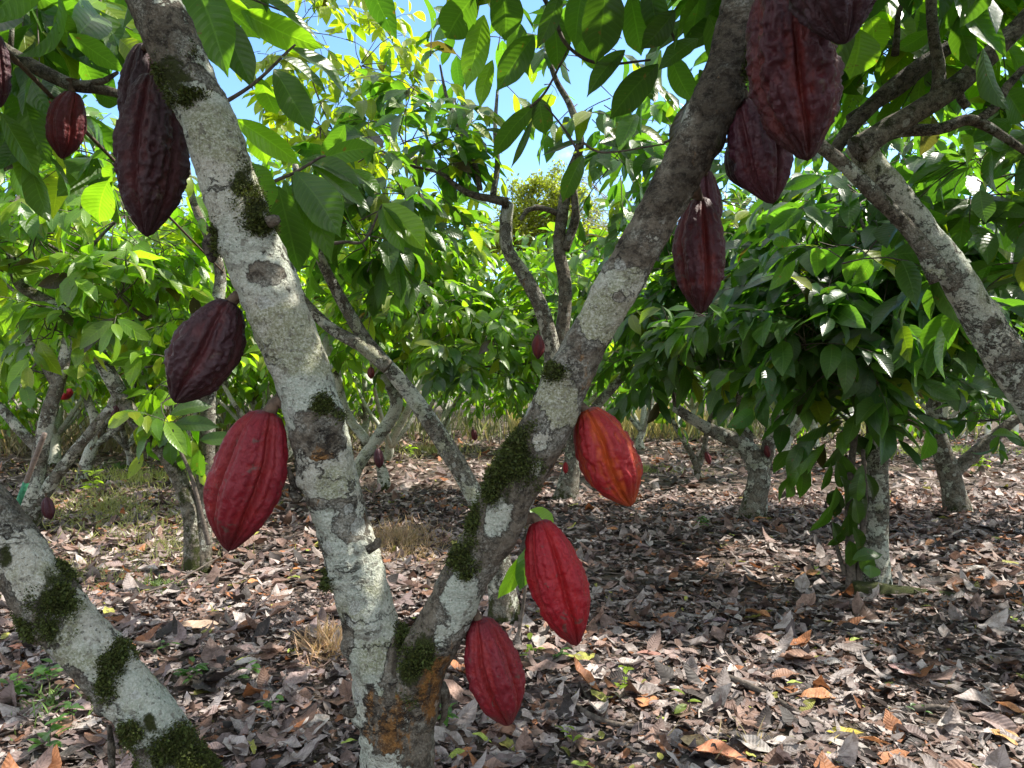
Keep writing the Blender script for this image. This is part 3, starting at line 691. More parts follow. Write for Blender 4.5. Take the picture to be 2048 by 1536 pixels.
T1.pxblob(960, 120, 4.3, 150, 80, 5, base=GREEN, yellow=.3, branch=False, size=.8)
T1.finish('leaf_holed')

# left pair of stems
T2, d2 = tree_at(398, 1140, 'slim cocoa tree with one upright and one mossy slanting stem', seed=2, lich=.40, moss=.15)
T2.pxstem('trunk', [(402, 1148), (406, 1040), (412, 930), (416, 830), (424, 700), (436, 600), (440, 540), (415, 470), (385, 400), (372, 320)], d2, [38, 32, 30, 28, 24, 20, 16, 12], seg=16, res=.03, flare=.15)
T2.pxstem('limb', [(386, 1146), (384, 1070), (374, 1000), (336, 915), (296, 868), (262, 825), (216, 745), (178, 675), (130, 625), (80, 595), (40, 570), (25, 530), (15, 450)], d2 - .05, [36, 30, 30, 33, 31, 29, 27, 23, 18, 13], seg=16, res=.03, moss=.42)
T2.pxstem('branch', [(180, 680), (178, 620), (180, 560), (160, 520)], d2, [26, 22, 20, 14], seg=10, oran=.2)
T2.pxstem('branch', [(192, 692), (230, 660), (280, 640), (310, 630)], d2, [18, 15, 9, 6], seg=10)
T2.pxstem('branch', [(345, 960), (365, 900), (372, 850)], d2, [12, 9, 5], seg=8)
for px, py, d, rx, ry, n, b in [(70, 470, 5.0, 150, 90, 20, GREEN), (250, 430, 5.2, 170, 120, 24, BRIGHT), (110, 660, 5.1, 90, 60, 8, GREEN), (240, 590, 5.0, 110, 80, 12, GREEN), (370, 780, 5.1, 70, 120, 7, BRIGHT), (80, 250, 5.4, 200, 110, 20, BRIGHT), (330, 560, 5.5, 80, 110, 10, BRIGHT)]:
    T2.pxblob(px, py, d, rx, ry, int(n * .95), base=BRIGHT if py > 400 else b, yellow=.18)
T2.finish('leaf_holed')

T4, d4 = tree_at(58, 1062, 'lichen spotted cocoa tree with a mossy foot beside the leaning stake', seed=4, lich=.45, moss=.25)
T4.pxstem('trunk', [(55, 1068), (62, 1020), (72, 960), (84, 890), (98, 820), (118, 760), (132, 700), (138, 640)], d4, [40, 36, 30, 28, 26, 22, 18], seg=16, res=.04, flare=.2)
T4.pxstem('limb', [(70, 1020), (100, 970), (140, 915), (180, 865), (220, 815)], d4, [26, 24, 20, 16], seg=12, res=.04, moss=.35)
T4.pxstem('limb', [(112, 770), (90, 730), (60, 690), (50, 640), (48, 600)], d4, [20, 16, 15, 14], seg=10)
T4.pxstem('limb', [(78, 900), (40, 860), (0, 815), (-50, 780)], d4, [22, 20, 18, 14], seg=10)
for px, py, d, rx, ry, n, b in [(40, 640, 6.8, 120, 80, 18, BRIGHT), (140, 560, 7, 120, 100, 20, BRIGHT), (-60, 480, 6.6, 160, 160, 26, BRIGHT), (40, 350, 7.0, 170, 120, 24, BRIGHT), (60, 740, 6.6, 70, 40, 6, BRIGHT)]:
    T4.pxblob(px, py, d, rx, ry, int(n * .9), base=b, yellow=.2)
T4.finish()

T5, d5 = tree_at(168, 962, 'orange stained cocoa tree standing in the sunlit grass at left', seed=5, lich=.55, moss=.1)
T5.pxstem('trunk', [(164, 966), (172, 930), (186, 890), (204, 850), (220, 820), (232, 790)], d5, [26, 24, 22, 20, 16], seg=12, res=.05, oran=.3)
T5.pxstem('limb', [(186, 880), (190, 840), (170, 790), (150, 740), (140, 700)], d5, [20, 18, 14, 10], seg=10)
T5.pxstem('limb', [(190, 890), (240, 850), (262, 800), (270, 740)], d5, [16, 14, 12, 10], seg=10)
for px, py, d, rx, ry, n, b in [(180, 690, 10, 140, 80, 34, BRIGHT), (300, 600, 10.5, 140, 100, 36, BRIGHT), (120, 560, 10, 130, 90, 30, BRIGHT), (300, 480, 10.8, 180, 110, 36, BRIGHT), (430, 640, 10, 140, 110, 36, BRIGHT), (200, 380, 11, 200, 110, 36, BRIGHT)]:
    T5.pxblob(px, py, d, rx, ry, n, base=b, yellow=.35, twigs=False)
T5.finish()

T6, d6 = tree_at(760, 985, 'cocoa tree with a bleached white bent limb seen between the near limbs', seed=6, lich=.62, moss=.1)
T6.pxstem('trunk', [(700, 1000), (712, 940), (745, 890), (785, 832), (792, 800), (778, 770), (752, 735), (740, 690)], d6, [24, 24, 26, 26, 24, 20, 16], seg=14, res=.04)
T6.pxstem('limb', [(790, 810), (810, 760), (812, 700), (830, 650), (858, 600), (862, 560)], d6, [18, 16, 16, 14, 12], seg=10)
T6.pxstem('limb', [(770, 985), (765, 945), (752, 905)], d6, [30, 22, 12], seg=12, moss=.3)
T6.pxstem('limb', [(735, 885), (690, 820), (672, 740), (655, 690), (640, 640)], d6, [20, 18, 18, 14], seg=10)
YEL_G = (.17, .20, .015)
for px, py, d, rx, ry, n, b in [(720, 130, 7.5, 110, 170, 26, YEL_G), (640, 250, 7.5, 120, 120, 22, YEL_G), (760, 500, 8.5, 150, 90, 30, BRIGHT), (840, 640, 8.5, 140, 80, 26, GREEN), (700, 640, 8.5, 90, 80, 16, BRIGHT), (590, 60, 7.5, 130, 130, 20, YEL_G), (720, 330, 8, 100, 120, 18, YEL_G), (800, 560, 8, 130, 110, 24, BRIGHT), (900, 480, 9, 120, 80, 24, BRIGHT), (820, 400, 8.5, 120, 90, 20, BRIGHT), (560, 480, 7.5, 120, 120, 22, BRIGHT)]:
    T6.pxblob(px, py, d, rx, ry, n, base=b, yellow=.45)
T6.finish('leaf_holed')

T7, d7 = tree_at(1140, 1000, 'cocoa tree with a mossy foot partly covered by the orange furrowed pod', seed=7, lich=.45, moss=.2)
T7.pxstem('trunk', [(1130, 1004), (1140, 950), (1148, 890), (1150, 830), (1140, 770), (1100, 700)], d7, [40, 32, 28, 26, 22, 18], seg=14, res=.05, flare=.3)
T7.pxstem('limb', [(1148, 900), (1180, 830), (1230, 770), (1280, 720)], d7, [24, 20, 18, 14], seg=10)
for px, py, d, rx, ry, n, b in [(980, 660, 8, 150, 80, 40, BRIGHT), (1120, 600, 8.3, 160, 100, 40, BRIGHT), (1260, 600, 8.2, 150, 130, 36, GREEN), (950, 730, 7.6, 110, 50, 14, GREEN), (880, 620, 9, 120, 90, 30, BRIGHT), (1180, 500, 9, 140, 90, 30, BRIGHT), (1000, 560, 9, 160, 80, 34, BRIGHT), (1290, 710, 7.6, 110, 60, 18, DEEP)]:
    T7.pxblob(px, py, d, rx, ry, n, base=b, yellow=.12)
T7.finish()

T8, d8 = tree_at(1508, 1036, 'bushy dark cocoa tree with a low Y shaped trunk right of the orange furrowed pod', seed=8, lich=.48, moss=.15)
T8.pxstem('trunk', [(1504, 1044), (1510, 1000), (1518, 950), (1508, 915), (1484, 890), (1440, 868), (1400, 848), (1350, 815)], d8, [46, 40, 40, 36, 28, 22, 18], seg=16, res=.04, flare=.25)
T8.pxstem('limb', [(1518, 950), (1536, 900), (1548, 850), (1580, 790), (1620, 720), (1640, 640)], d8, [32, 28, 26, 22, 16], seg=14, res=.04)
T8.pxstem('limb', [(1496, 905), (1488, 850), (1484, 780), (1470, 700), (1460, 600)], d8 + .15, [30, 30, 26, 20, 14], seg=14, res=.04)
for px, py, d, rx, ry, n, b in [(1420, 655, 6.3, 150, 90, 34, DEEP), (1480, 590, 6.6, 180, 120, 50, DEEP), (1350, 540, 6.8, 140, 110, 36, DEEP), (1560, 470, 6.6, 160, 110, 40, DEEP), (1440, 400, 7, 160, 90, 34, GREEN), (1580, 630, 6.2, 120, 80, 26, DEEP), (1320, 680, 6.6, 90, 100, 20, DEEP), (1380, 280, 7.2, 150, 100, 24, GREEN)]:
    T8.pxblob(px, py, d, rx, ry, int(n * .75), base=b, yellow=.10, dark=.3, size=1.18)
T8.finish()

T9, d9 = tree_at(1752, 1172, 'dark leafy cocoa tree with a straight trunk and root running right', seed=9, lich=.55, moss=.15, bark='bark')
T9.pxstem('trunk', [(1748, 1190), (1752, 1100), (1756, 1000), (1754, 900), (1752, 820), (1760, 720), (1770, 600), (1740, 480)], d9, [48, 38, 38, 37, 36, 34, 30, 22], seg=20, res=.03, flare=.5)
T9.pxstem('root', [(1700, 1180), (1760, 1190), (1850, 1196), (1960, 1205), (2080, 1215)], d9 - .15, [40, 50, 36, 26, 18], seg=12, res=.04, lich=.1, moss=.3)
T9.pxstem('limb', [(1754, 830), (1700, 770), (1650, 720), (1590, 690)], d9, [26, 20, 14, 8], seg=10)
T9.pxstem('limb', [(1762, 720), (1820, 640), (1860, 560), (1900, 470)], d9, [24, 20, 16, 10], seg=10)
for px, py, d, rx, ry, n, b in [(1720, 640, 4.6, 160, 100, 26, DEEP), (1640, 580, 4.8, 140, 110, 24, DEEP), (1800, 600, 4.9, 150, 110, 26, DEEP), (1700, 500, 5, 170, 100, 28, DEEP), (1700, 750, 4.5, 90, 40, 6, DEEP), (1560, 760, 5.2, 60, 40, 4, GREEN), (1700, 850, 4.6, 40, 50, 3, GREEN), (1430, 640, 5.6, 70, 50, 5, GREEN), (1780, 760, 4.6, 50, 40, 3, GREEN), (1610, 690, 4.5, 90, 60, 9, DEEP), (1830, 430, 5, 150, 110, 24, DEEP), (1720, 390, 5.1, 140, 80, 18, GREEN)]:
    T9.pxblob(px, py, d, rx, ry, n, base=b, yellow=.05, dark=.3, size=1.15)
T9.finish()

T10, d10 = tree_at(1915, 1022, 'cocoa tree with a wide V trunk and dark hanging leaves near the right edge', seed=10, lich=.42, moss=.1)
T10.pxstem('trunk', [(1916, 1030), (1906, 975), (1894, 935), (1878, 880), (1868, 820), (1872, 740), (1880, 660)], d10, [44, 38, 38, 32, 28, 24, 20], seg=16, res=.04, flare=.2)
T10.pxstem('limb', [(1900, 950), (1940, 915), (1980, 880), (2030, 840), (2100, 800)], d10, [30, 26, 24, 20, 16], seg=14, res=.04)
T10.pxstem('limb', [(1880, 890), (1850, 860), (1820, 835), (1800, 800)], d10 + .8, [18, 16, 16, 12], seg=10)
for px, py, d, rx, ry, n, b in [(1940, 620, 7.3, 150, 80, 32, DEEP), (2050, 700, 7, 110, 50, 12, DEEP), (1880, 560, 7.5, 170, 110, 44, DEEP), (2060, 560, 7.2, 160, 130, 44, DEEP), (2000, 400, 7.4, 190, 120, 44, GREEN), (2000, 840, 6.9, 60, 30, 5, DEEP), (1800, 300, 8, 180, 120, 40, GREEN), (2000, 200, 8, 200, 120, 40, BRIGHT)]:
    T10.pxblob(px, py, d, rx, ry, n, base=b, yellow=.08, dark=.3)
T10.finish()

T11, d11 = tree_at(1395, 962, 'small forked cocoa tree with thin stems left of the Y shaped trunk', seed=12, lich=.4, moss=.2)
T11.pxstem('trunk', [(1398, 966), (1392, 930), (1376, 895), (1355, 860), (1340, 830)], d11, [18, 14, 12, 10, 8], seg=10)
T11.pxstem('limb', [(1396, 935), (1408, 900), (1414, 860), (1425, 820)], d11, [14, 12, 10, 8], seg=10)
T11.pxblob(1370, 760, 9.8, 120, 60, 26, base=GREEN); T11.pxblob(1300, 660, 10.2, 130, 90, 30, base=GREEN); T11.finish()

# big limb reaching in from the right edge, close
b14 = P(2330, 1400, 2.3); b14[2] = float(gz(b14[0], b14[1]))
T14 = Tree(b14, 'big lichen patched cocoa tree slanting in from the right edge', seed=14, lich=.58, moss=.34, bark='bark')
T14.pxstem('trunk', [(2330, 1640), (2290, 1300), (2180, 980), (2060, 790), (1990, 680), (1930, 580), (1868, 490), (1800, 400), (1745, 330), (1715, 285)], 2.25, [100, 90, 82, 75, 72, 66, 58, 54, 52, 54], seg=34, res=.010, bump=.2, bscale=12.)
T14.pxstem('limb', [(1880, 560), (1850, 500), (1800, 440), (1750, 390), (1690, 330), (1640, 290), (1590, 230)], 2.18, [46, 36, 31, 30, 28, 24, 18], seg=18, res=.015, bump=.2, lich=.32)
T14.pxstem('limb', [(1715, 300), (1760, 268), (1830, 226), (1900, 180), (1960, 130), (2030, 60), (2120, -40)], 2.2, [56, 44, 40, 42, 38, 36, 30], seg=18, res=.015, lich=.22)
T14.pxstem('limb', [(1730, 280), (1800, 262), (1880, 258), (1930, 240), (1965, 248), (2010, 275), (2060, 310)], 2.3, [34, 24, 22, 22, 18, 12], seg=12, res=.02, lich=.35)
T14.pxstem('limb', [(1660, 320), (1690, 270), (1740, 215), (1800, 160), (1860, 115), (1900, 90)], 2.3, [22, 28, 30, 28, 24, 18], seg=14, res=.02, lich=.12)
T14.pxstem('limb', [(1700, 240), (1790, 180), (1850, 130), (1930, 70)], 2.45, [24, 30, 30, 26], seg=12, res=.02, lich=.1, moss=.3)
T14.pxstem('branch', [(1868, 210), (1880, 150), (1868, 80), (1862, 0), (1870, -90)], 2.2, [30, 26, 22, 20, 16], seg=12, lich=.2)
T14.pxstem('branch', [(1790, 110), (1795, 60), (1800, 10), (1830, -40)], 2.4, [16, 12, 9, 7], seg=8, lich=.1)
T14.pxstem('branch', [(1935, 215), (1918, 190), (1925, 160)], 2.25, [16, 16, 12], seg=10, lich=.4)
T14.pxstem('branch', [(1950, 245), (1990, 215), (2030, 150), (2090, 120)], 2.3, [18, 20, 16, 12], seg=10, lich=.3)
for px, py, d, rx, ry, n, b in [(1830, 30, 2.9, 150, 70, 10, BRIGHT), (1990, -10, 2.8, 130, 90, 12, BRIGHT), (1740, 90, 3.2, 120, 80, 10, GREEN), (2060, 300, 2.7, 60, 80, 5, GREEN), (1960, 370, 3.0, 90, 70, 6, GREEN), (2080, 480, 2.6, 60, 100, 5, GREEN), (1690, 500, 3.1, 60, 50, 3, GREEN)]:
    T14.pxblob(px, py, d, rx, ry, n, base=b, yellow=.15, branch=False)
# unseen crown above the frame, shaped to shade the trunk and sun the litter
for c, r, n in [((1.6, 2.7, 3.0), (.9, .8, .5), 34), ((2.95, 1.95, 2.7), (.7, .7, .6), 22), ((1.7, 3.6, 3.4), (.9, .7, .5), 26), ((.75, 3.1, 3.15), (.6, .6, .4), 14), ((1.7, 1.3, 2.75), (.5, .6, .5), 22), ((2.5, 1.2, 2.7), (.6, .7, .6), 22)]:
    T14.blob(c, r, n, base=GREEN, yellow=.1, twigs=False)
T14.finish('leaf_holed')

# thin branch at the upper left, from a tree outside the frame
b16 = np.array([-2.3, 2.2, 0.]); b16[2] = float(gz(-2.3, 2.2))
T16 = Tree(b16, 'cocoa tree whose thin dark branch carries the small maroon pod', seed=16, lich=.15, moss=.05, bark='bark')
T16.stem('trunk', [b16 + [0, 0, -.05], b16 + [.05, 0, .5], b16 + [.02, 0, 1.1], P(-180, 120, 2.1), P(-60, 72, 2.1), P(20, 108, 2.08), P(90, 145, 2.06), P(145, 170, 2.06), P(200, 178, 2.06), P(260, 196, 2.1), P(330, 230, 2.15)], [.07, .06, .055, .032, .024, .021, .019, .018, .014, .010, .006], seg=14, res=.03)
T16.pxstem('branch', [(150, 170), (200, 165), (235, 145)], 2.05, [20, 14, 7], seg=8)
T16.pxstem('branch', [(20, 108), (25, 60), (5, 20), (20, -40)], 2.1, [12, 9, 7, 5], seg=8, lich=.4)
for px, py, d, rx, ry, n, b in [(60, 10, 2.4, 120, 60, 7, GREEN), (200, 40, 2.8, 120, 60, 8, BRIGHT), (30, 260, 2.6, 60, 60, 4, GREEN), (180, 330, 2.9, 70, 50, 3, GREEN)]:
    T16.pxblob(px, py, d, rx, ry, n, base=b, yellow=.15, branch=False)
for c, r, n in [((-1.7, 2.3, 2.7), (.7, .7, .5), 16)]:
    T16.blob(c, r, n, base=GREEN, yellow=.1, twigs=False)
T16.finish('leaf_holed')

# ---------------------------------------------------------------- crown of the near tree: hanging sprays, each blade placed
HL = [  # base px, tip px, width px, depth, brightness, (normal tilt x, z)
 ((378, -50), (436, 128), 84, 1.75, 1.15, .1, .5), ((430, 20), (506, 165), 60, 1.85, .7, .4, .2), ((404, -20), (506, 74), 62, 1.95, 1.5, -.2, -.3), ((470, -10), (540, 60), 50, 2.0, 1.2, .1, .2), ((482, 22), (632, 95), 56, 1.95, 1.4, 0, -.3), ((490, -20), (640, 60), 46, 1.8, 1.0, .1, .8),
 ((548, 138), (630, 252), 70, 1.8, 1.05, .15, .6), ((562, 114), (666, 172), 48, 1.82, 1.05, 0, .7), ((582, 96), (712, 160), 62, 1.9, 1.1, 0, .8), ((520, 155), (545, 238), 42, 1.85, 1.4, -.1, -.3), ((552, 160), (620, 210), 40, 1.9, 1.3, .1, -.2),
 ((496, 326), (548, 426), 84, 1.7, 1.15, .1, .7), ((590, 344), (680, 458), 74, 1.72, 1.05, .15, .65), ((584, 352), (662, 508), 52, 1.75, .75, .3, .3), ((622, 330), (745, 412), 50, 1.78, 1.0, 0, .9), ((556, 372), (584, 548), 78, 1.85, .8, 0, -.5), ((568, 360), (640, 520), 50, 1.9, .8, .3, -.2), ((612, 322), (720, 350), 46, 1.8, .9, 0, .8), ((640, 318), (760, 300), 40, 1.9, 1.1, 0, -.4),
 ((764, 408), (860, 484), 62, 2.1, 1.2, .05, .8), ((760, 412), (800, 500), 40, 2.1, .9, .2, -.2), ((470, 238), (590, 332), 44, 1.9, 1.4, 0, -.4), ((500, 250), (530, 330), 40, 1.95, 1.3, 0, -.4),
 ((700, 340), (770, 380), 30, 2.1, 1.1, 0, .6), ((690, 250), (640, 320), 36, 2.1, 1.1, 0, -.4)]
HT = [((948, -10), (890, 88), 66, 2.1, .75, .2, -.2), ((968, 30), (936, 164), 48, 2.15, 1.5, .3, -.1), ((1000, -30), (1012, 78), 64, 2.05, .8, 0, .6), ((1212, -40), (1202, 116), 78, 2.0, .7, .1, .5), ((1166, -30), (1156, 86), 52, 2.1, 1.0, 0, -.3), ((1120, -20), (1076, 88), 34, 2.05, .7, .5, .5), ((1068, 70), (1000, 172), 50, 2.2, .85, .1, -.3), ((1316, 128), (1226, 238), 56, 2.1, .6, .1, -.3), ((1350, 20), (1284, 92), 44, 2.1, .6, .1, -.2), ((1074, 206), (984, 322), 36, 2.2, .65, .3, .2), ((1078, 196), (1094, 268), 40, 2.2, .6, .1, -.3), ((1164, 282), (1084, 302), 20, 2.2, .6, 0, .6), ((1166, 310), (1130, 404), 34, 2.2, .7, .2, -.2), ((1064, 240), (1030, 330), 14, 2.2, .6, .3, .2), ((1100, 20), (1120, 130), 50, 2.25, .8, .1, -.3), ((1030, 40), (1050, 140), 44, 2.25, .9, -.1, -.3), ((1260, -10), (1290, 110), 56, 2.2, .9, .1, -.3), ((1300, -40), (1330, 70), 50, 2.2, .8, 0, .4), ((1140, 60), (1210, 150), 40, 2.3, 1.1, 0, -.4), ((985, 120), (960, 210), 30, 2.2, 1.3, 0, -.4), ((1340, 110), (1390, 200), 44, 2.3, 1.0, 0, -.4), ((1400, -20), (1380, 90), 50, 2.3, .9, 0, -.4), ((1250, 100), (1180, 180), 34, 2.2, .7, .2, .3)]
HX = [((55, -20), (200, 55), 56, 2.2, 1.0, 0, -.5), ((88, 60), (168, 106), 48, 2.2, .7, 0, -.5), ((40, 20), (128, 200), 40, 2.3, .5, .3, -.2), ((0, 225), (100, 345), 52, 2.0, .9, .3, .8), ((50, 205), (96, 318), 50, 2.1, .8, -.1, .6), ((216, 362), (194, 446), 60, 2.4, 1.6, 0, -.5), ((222, 330), (204, 384), 40, 2.5, 1.3, 0, .3), ((165, 75), (235, 140), 40, 2.3, .7, 0, -.4), ((190, 180), (240, 210), 36, 2.3, .8, 0, -.4), ((-20, 60), (36, 150), 44, 2.2, .6, 0, -.4), ((240, 20), (190, 130), 44, 2.4, .8, .2, -.3)]
HR = [((1700, 20), (1664, 190), 54, 1.9, .75, .2, .2), ((1720, 60), (1705, 150), 70, 2.2, 1.2, 0, -.4), ((1740, 30), (1760, 120), 60, 2.3, 1.4, 0, -.4), ((1900, 20), (1960, 60), 60, 2.4, 1.7, 0, -.5), ((1985, -20), (1950, 70), 22, 2.2, 1.6, 0, -.2), ((1890, 0), (1910, 50), 44, 2.2, .9, 0, .4), ((1860, 60), (1800, 110), 40, 2.4, 1.1, 0, -.4), ((1960, 380), (1975, 440), 42, 2.4, .9, 0, .6), ((1900, 620), (1862, 715), 60, 3.0, 1.1, 0, .3), ((1985, 870), (2070, 862), 26, 2.2, 1.0, 0, .9), ((2010, 180), (2060, 240), 60, 2.4, 1.0, 0, -.2), ((1520, 260), (1560, 330), 50, 2.8, 1.1, 0, -.3), ((1920, 270), (1960, 330), 44, 2.4, 1.2, 0, .2)]
def placed_leaves(acc, lst, seed):
    rng = np.random.default_rng(seed)
    B = []; D = []; N = []; L = []; W = []; C_ = []
    for (b, t, wpx, d, br, tx, tz) in lst:
        p0 = P(*b, d); p1 = P(*t, d + rng.uniform(-.04, .08)); B.append(p0); D.append(p1 - p0); L.append(np.linalg.norm(p1 - p0) * 1.06)
        N.append(np.array([tx + rng.normal() * .12, -.75, tz])); W.append(wpx / F * d * 1.12)
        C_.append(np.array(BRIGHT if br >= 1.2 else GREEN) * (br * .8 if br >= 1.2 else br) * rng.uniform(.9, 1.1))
    n = len(B)
    v, q, uv, pv = leaf_quads(np.array(B), np.array(D), np.array(N), np.array(L), np.array(W), rng.uniform(.2, .7, n), rng.uniform(.05, .2, n), 18, 9, .035, rng=rng)
    acc.add(v, q, uv, np.repeat(np.array(C_), pv, 0), mat=0, rnd=np.repeat(rng.uniform(.3, 1, n), pv))
def crown_twig(acc, px, d, w):
    dd = np.broadcast_to(d, (len(px),))
    v, q, uv, _ = tube([P(x, y, z) for (x, y), z in zip(px, dd)], np.interp(np.linspace(0, 1, len(px)), [0, 1], [w, w * .5]) / 2 / F * np.mean(dd), seg=8, res=.01, bump=.12, bscale=40)
    acc.add(v, q, uv, mat=1)
A = Acc()
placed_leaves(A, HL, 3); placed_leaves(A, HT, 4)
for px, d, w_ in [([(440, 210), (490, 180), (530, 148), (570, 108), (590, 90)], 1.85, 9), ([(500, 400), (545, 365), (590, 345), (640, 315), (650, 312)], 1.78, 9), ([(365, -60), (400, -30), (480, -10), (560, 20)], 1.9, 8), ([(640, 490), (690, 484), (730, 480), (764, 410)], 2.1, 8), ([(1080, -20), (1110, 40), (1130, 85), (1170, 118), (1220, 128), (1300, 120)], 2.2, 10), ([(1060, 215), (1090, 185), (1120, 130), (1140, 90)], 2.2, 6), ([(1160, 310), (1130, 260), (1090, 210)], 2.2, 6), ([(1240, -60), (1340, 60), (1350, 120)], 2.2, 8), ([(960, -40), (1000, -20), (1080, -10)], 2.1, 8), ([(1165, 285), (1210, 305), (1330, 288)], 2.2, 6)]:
    crown_twig(A, px, d, w_)
# unseen rest of the crown above the frame, thickened to shade the trunk
for c, r, n in [((-.15, 1.5, 2.75), (.75, .6, .35), 26), ((.8, 1.7, 2.8), (.75, .65, .35), 58), ((-.9, 1.3, 2.6), (.5, .6, .4), 14), ((.3, 2.2, 3.1), (.8, .6, .4), 22), ((.25, .5, 2.9), (.7, .5, .35), 8), ((1.3, 1.2, 2.6), (.4, .5, .4), 12)]:
    sprays(A, c, n, r, rg, base=GREEN, twigs=False)
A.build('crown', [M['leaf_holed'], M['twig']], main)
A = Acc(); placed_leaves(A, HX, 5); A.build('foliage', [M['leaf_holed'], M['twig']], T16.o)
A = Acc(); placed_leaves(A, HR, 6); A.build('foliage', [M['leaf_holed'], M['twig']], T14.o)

# leafy shoot climbing beside the straight trunk, and a sprout by the left stems
vine = empty('climbing_plant', gbase(1702, 1175), 'leafy green climber standing against the straight lichen covered trunk', 'climbing plant')
A = Acc(); k9 = d9 - .12
for px, w_ in [([(1702, 1180), (1700, 1080), (1698, 980), (1706, 900), (1716, 830)], 22), ([(1716, 1175), (1722, 1090), (1730, 1000), (1726, 900)], 16), ([(1690, 1150), (1670, 1080), (1665, 1040)], 10)]:
    crown_twig(A, px, k9, w_)
lst = []
for i in range(22):
    x = rg.uniform(1660, 1740); y = rg.uniform(880, 1100); a = rg.uniform(-.8, .8); l = rg.uniform(45, 85)
    lst.append(((x, y), (x + l * math.sin(a) * .8, y + l * math.cos(a)), rg.uniform(20, 34), k9 - rg.uniform(0, .22), rg.uniform(.4, .85), rg.uniform(-.6, .6), rg.uniform(-.2, .5)))
lst += [((1705, 1120), (1770, 1100), 26, k9 - .2, .9, 0, .8), ((1740, 1130), (1742, 1155), 30, k9 - .25, 1.0, 0, .5)]
placed_leaves(A, lst, 9); A.build('foliage', [M['leaf'], M['twig']], vine)
spr = empty('cocoa_sprout', gbase(420, 1100), 'young leafy sprout beside the upright slim stem left of the large crimson pod', 'sprout')
A = Acc(); placed_leaves(A, [((340, 830), (420, 800), 32, 5, .7, 0, .4), ((345, 850), (430, 850), 30, 5, .7, 0, .3), ((345, 870), (300, 880), 30, 5, .7, 0, .3), ((370, 860), (355, 950), 30, 5, .75, .2, .1), ((400, 880), (470, 870), 28, 5, .75, 0, .4), ((400, 900), (400, 960), 26, 5, .8, 0, .1), ((345, 880), (340, 930), 26, 5, 1.0, 0, .1), ((1030, 1110), (1003, 1200), 34, 3.2, 1.7, .2, -.2)][:7], 10)
crown_twig(A, [(418, 1090), (385, 960), (360, 900), (345, 850)], 5., 10); A.build('foliage', [M['leaf'], M['twig']], spr)
sp2 = empty('cocoa_sprout', gbase(1035, 1270), 'bright green drooping sprout seen behind the right limb next to the bright scarlet pod', 'sprout')
A = Acc(); placed_leaves(A, [((1042, 1110), (1008, 1206), 34, 3.7, 1.3, .2, -.2), ((1052, 1090), (1040, 1180), 34, 3.7, 1.1, 0, -.2), ((1060, 1020), (1108, 1050), 36, 3.6, 1.2, 0, .5), ((1066, 1060), (1075, 1190), 30, 3.7, 1.3, 0, -.2)], 11)
crown_twig(A, [(1036, 1275), (1050, 1180), (1054, 1080), (1058, 1010)], 3.7, 8); A.build('foliage', [M['leaf'], M['twig']], sp2)
# ---------------------------------------------------------------- rows of cocoa trees further back
def generic_tree(x, y, seed, base, label, group, n=120, h=3.6, spread=1.35, yellow=.25, zlow=1.5, lod=1, rs=1.):
    rng = np.random.default_rng(seed); b = np.array([x, y, float(gz(x, y))])
    T = Tree(b, label, group, seed=seed, lich=rng.uniform(.5, .75), moss=rng.uniform(.05, .2))
    fk = rng.uniform(.3, .75); ln = rng.normal(size=2) * .12
    f = b + np.array([ln[0], ln[1], fk])
    T.stem('trunk', [b + [0, 0, -.04], b * .5 + f * .5 + [rng.normal() * .03, 0, 0], f, f + [ln[0] * 2, ln[1] * 2, .7], f + [ln[0] * 3 + .2 * rng.normal(), ln[1], 1.5]], [.085 * rs, .07 * rs, .068 * rs, .05 * rs, .03 * rs], seg=10, res=.08, flare=.25)
    a0 = rng.uniform(0, 6.28); nl = 4
    for k in range(nl):
        a = a0 + k * 6.283 / nl + rng.normal() * .3; r = np.array([math.cos(a), math.sin(a), 0])
        T.stem('limb', [f + [0, 0, -.06], f + r * .3 + [0, 0, .3], f + r * .62 + rng.normal(size=3) * .07 + [0, 0, .75], f + r * rng.uniform(.8, 1.3) + [0, 0, 1.5]], [.048 * rs, .038 * rs, .03 * rs, .018 * rs], seg=8, res=.09)
    if lod:
        nb = 7
        for k in range(nb):
            a = a0 + k * 6.283 / nb; rr = spread * rng.uniform(.5, .85)
            c = b + np.array([math.cos(a) * rr, math.sin(a) * rr, rng.uniform(zlow, h - .5)])
            T.blob(c, (.75, .75, .6), int(n / nb), branch=False, base=base, yellow=yellow, twigs=False, K=5, dark=.25)
        T.blob(b + [0, 0, h - .3], (.9, .9, .5), int(n / 6), branch=False, base=base, yellow=yellow, twigs=False, K=5)
    T.finish(); return T
for k, (x, y) in enumerate([(5.0, 4.3), (6.6, 6.6), (4.4, 1.2)]):  # unseen trees added on the sun side to cast shade
    generic_tree(x, y, 150 + k, GREEN, 'unseen cocoa tree added just outside the picture for shade', 'unseen trees added for shade', n=150, h=3.6)
FAR = []
rr = np.random.default_rng(5)
for iy, y in enumerate([9.6, 12.4, 15.2, 18.2, 21.5]):
    for ix in range(-7, 8):
        x = ix * 2.9 + (1.3 if iy % 2 else 0) + rr.normal() * .3; yy = y + rr.normal() * .35
        if abs(x) > .74 * yy + 1.2: continue
        u = 1024 + F * x / yy
        if iy == 0 and (u < 420 or 700 < u < 860 or u > 1300): continue
        if iy < 2 and 880 < u < 1330: continue
        if 1680 < u < 2000 and iy > 1: continue
        FAR.append((x, yy, iy, u))
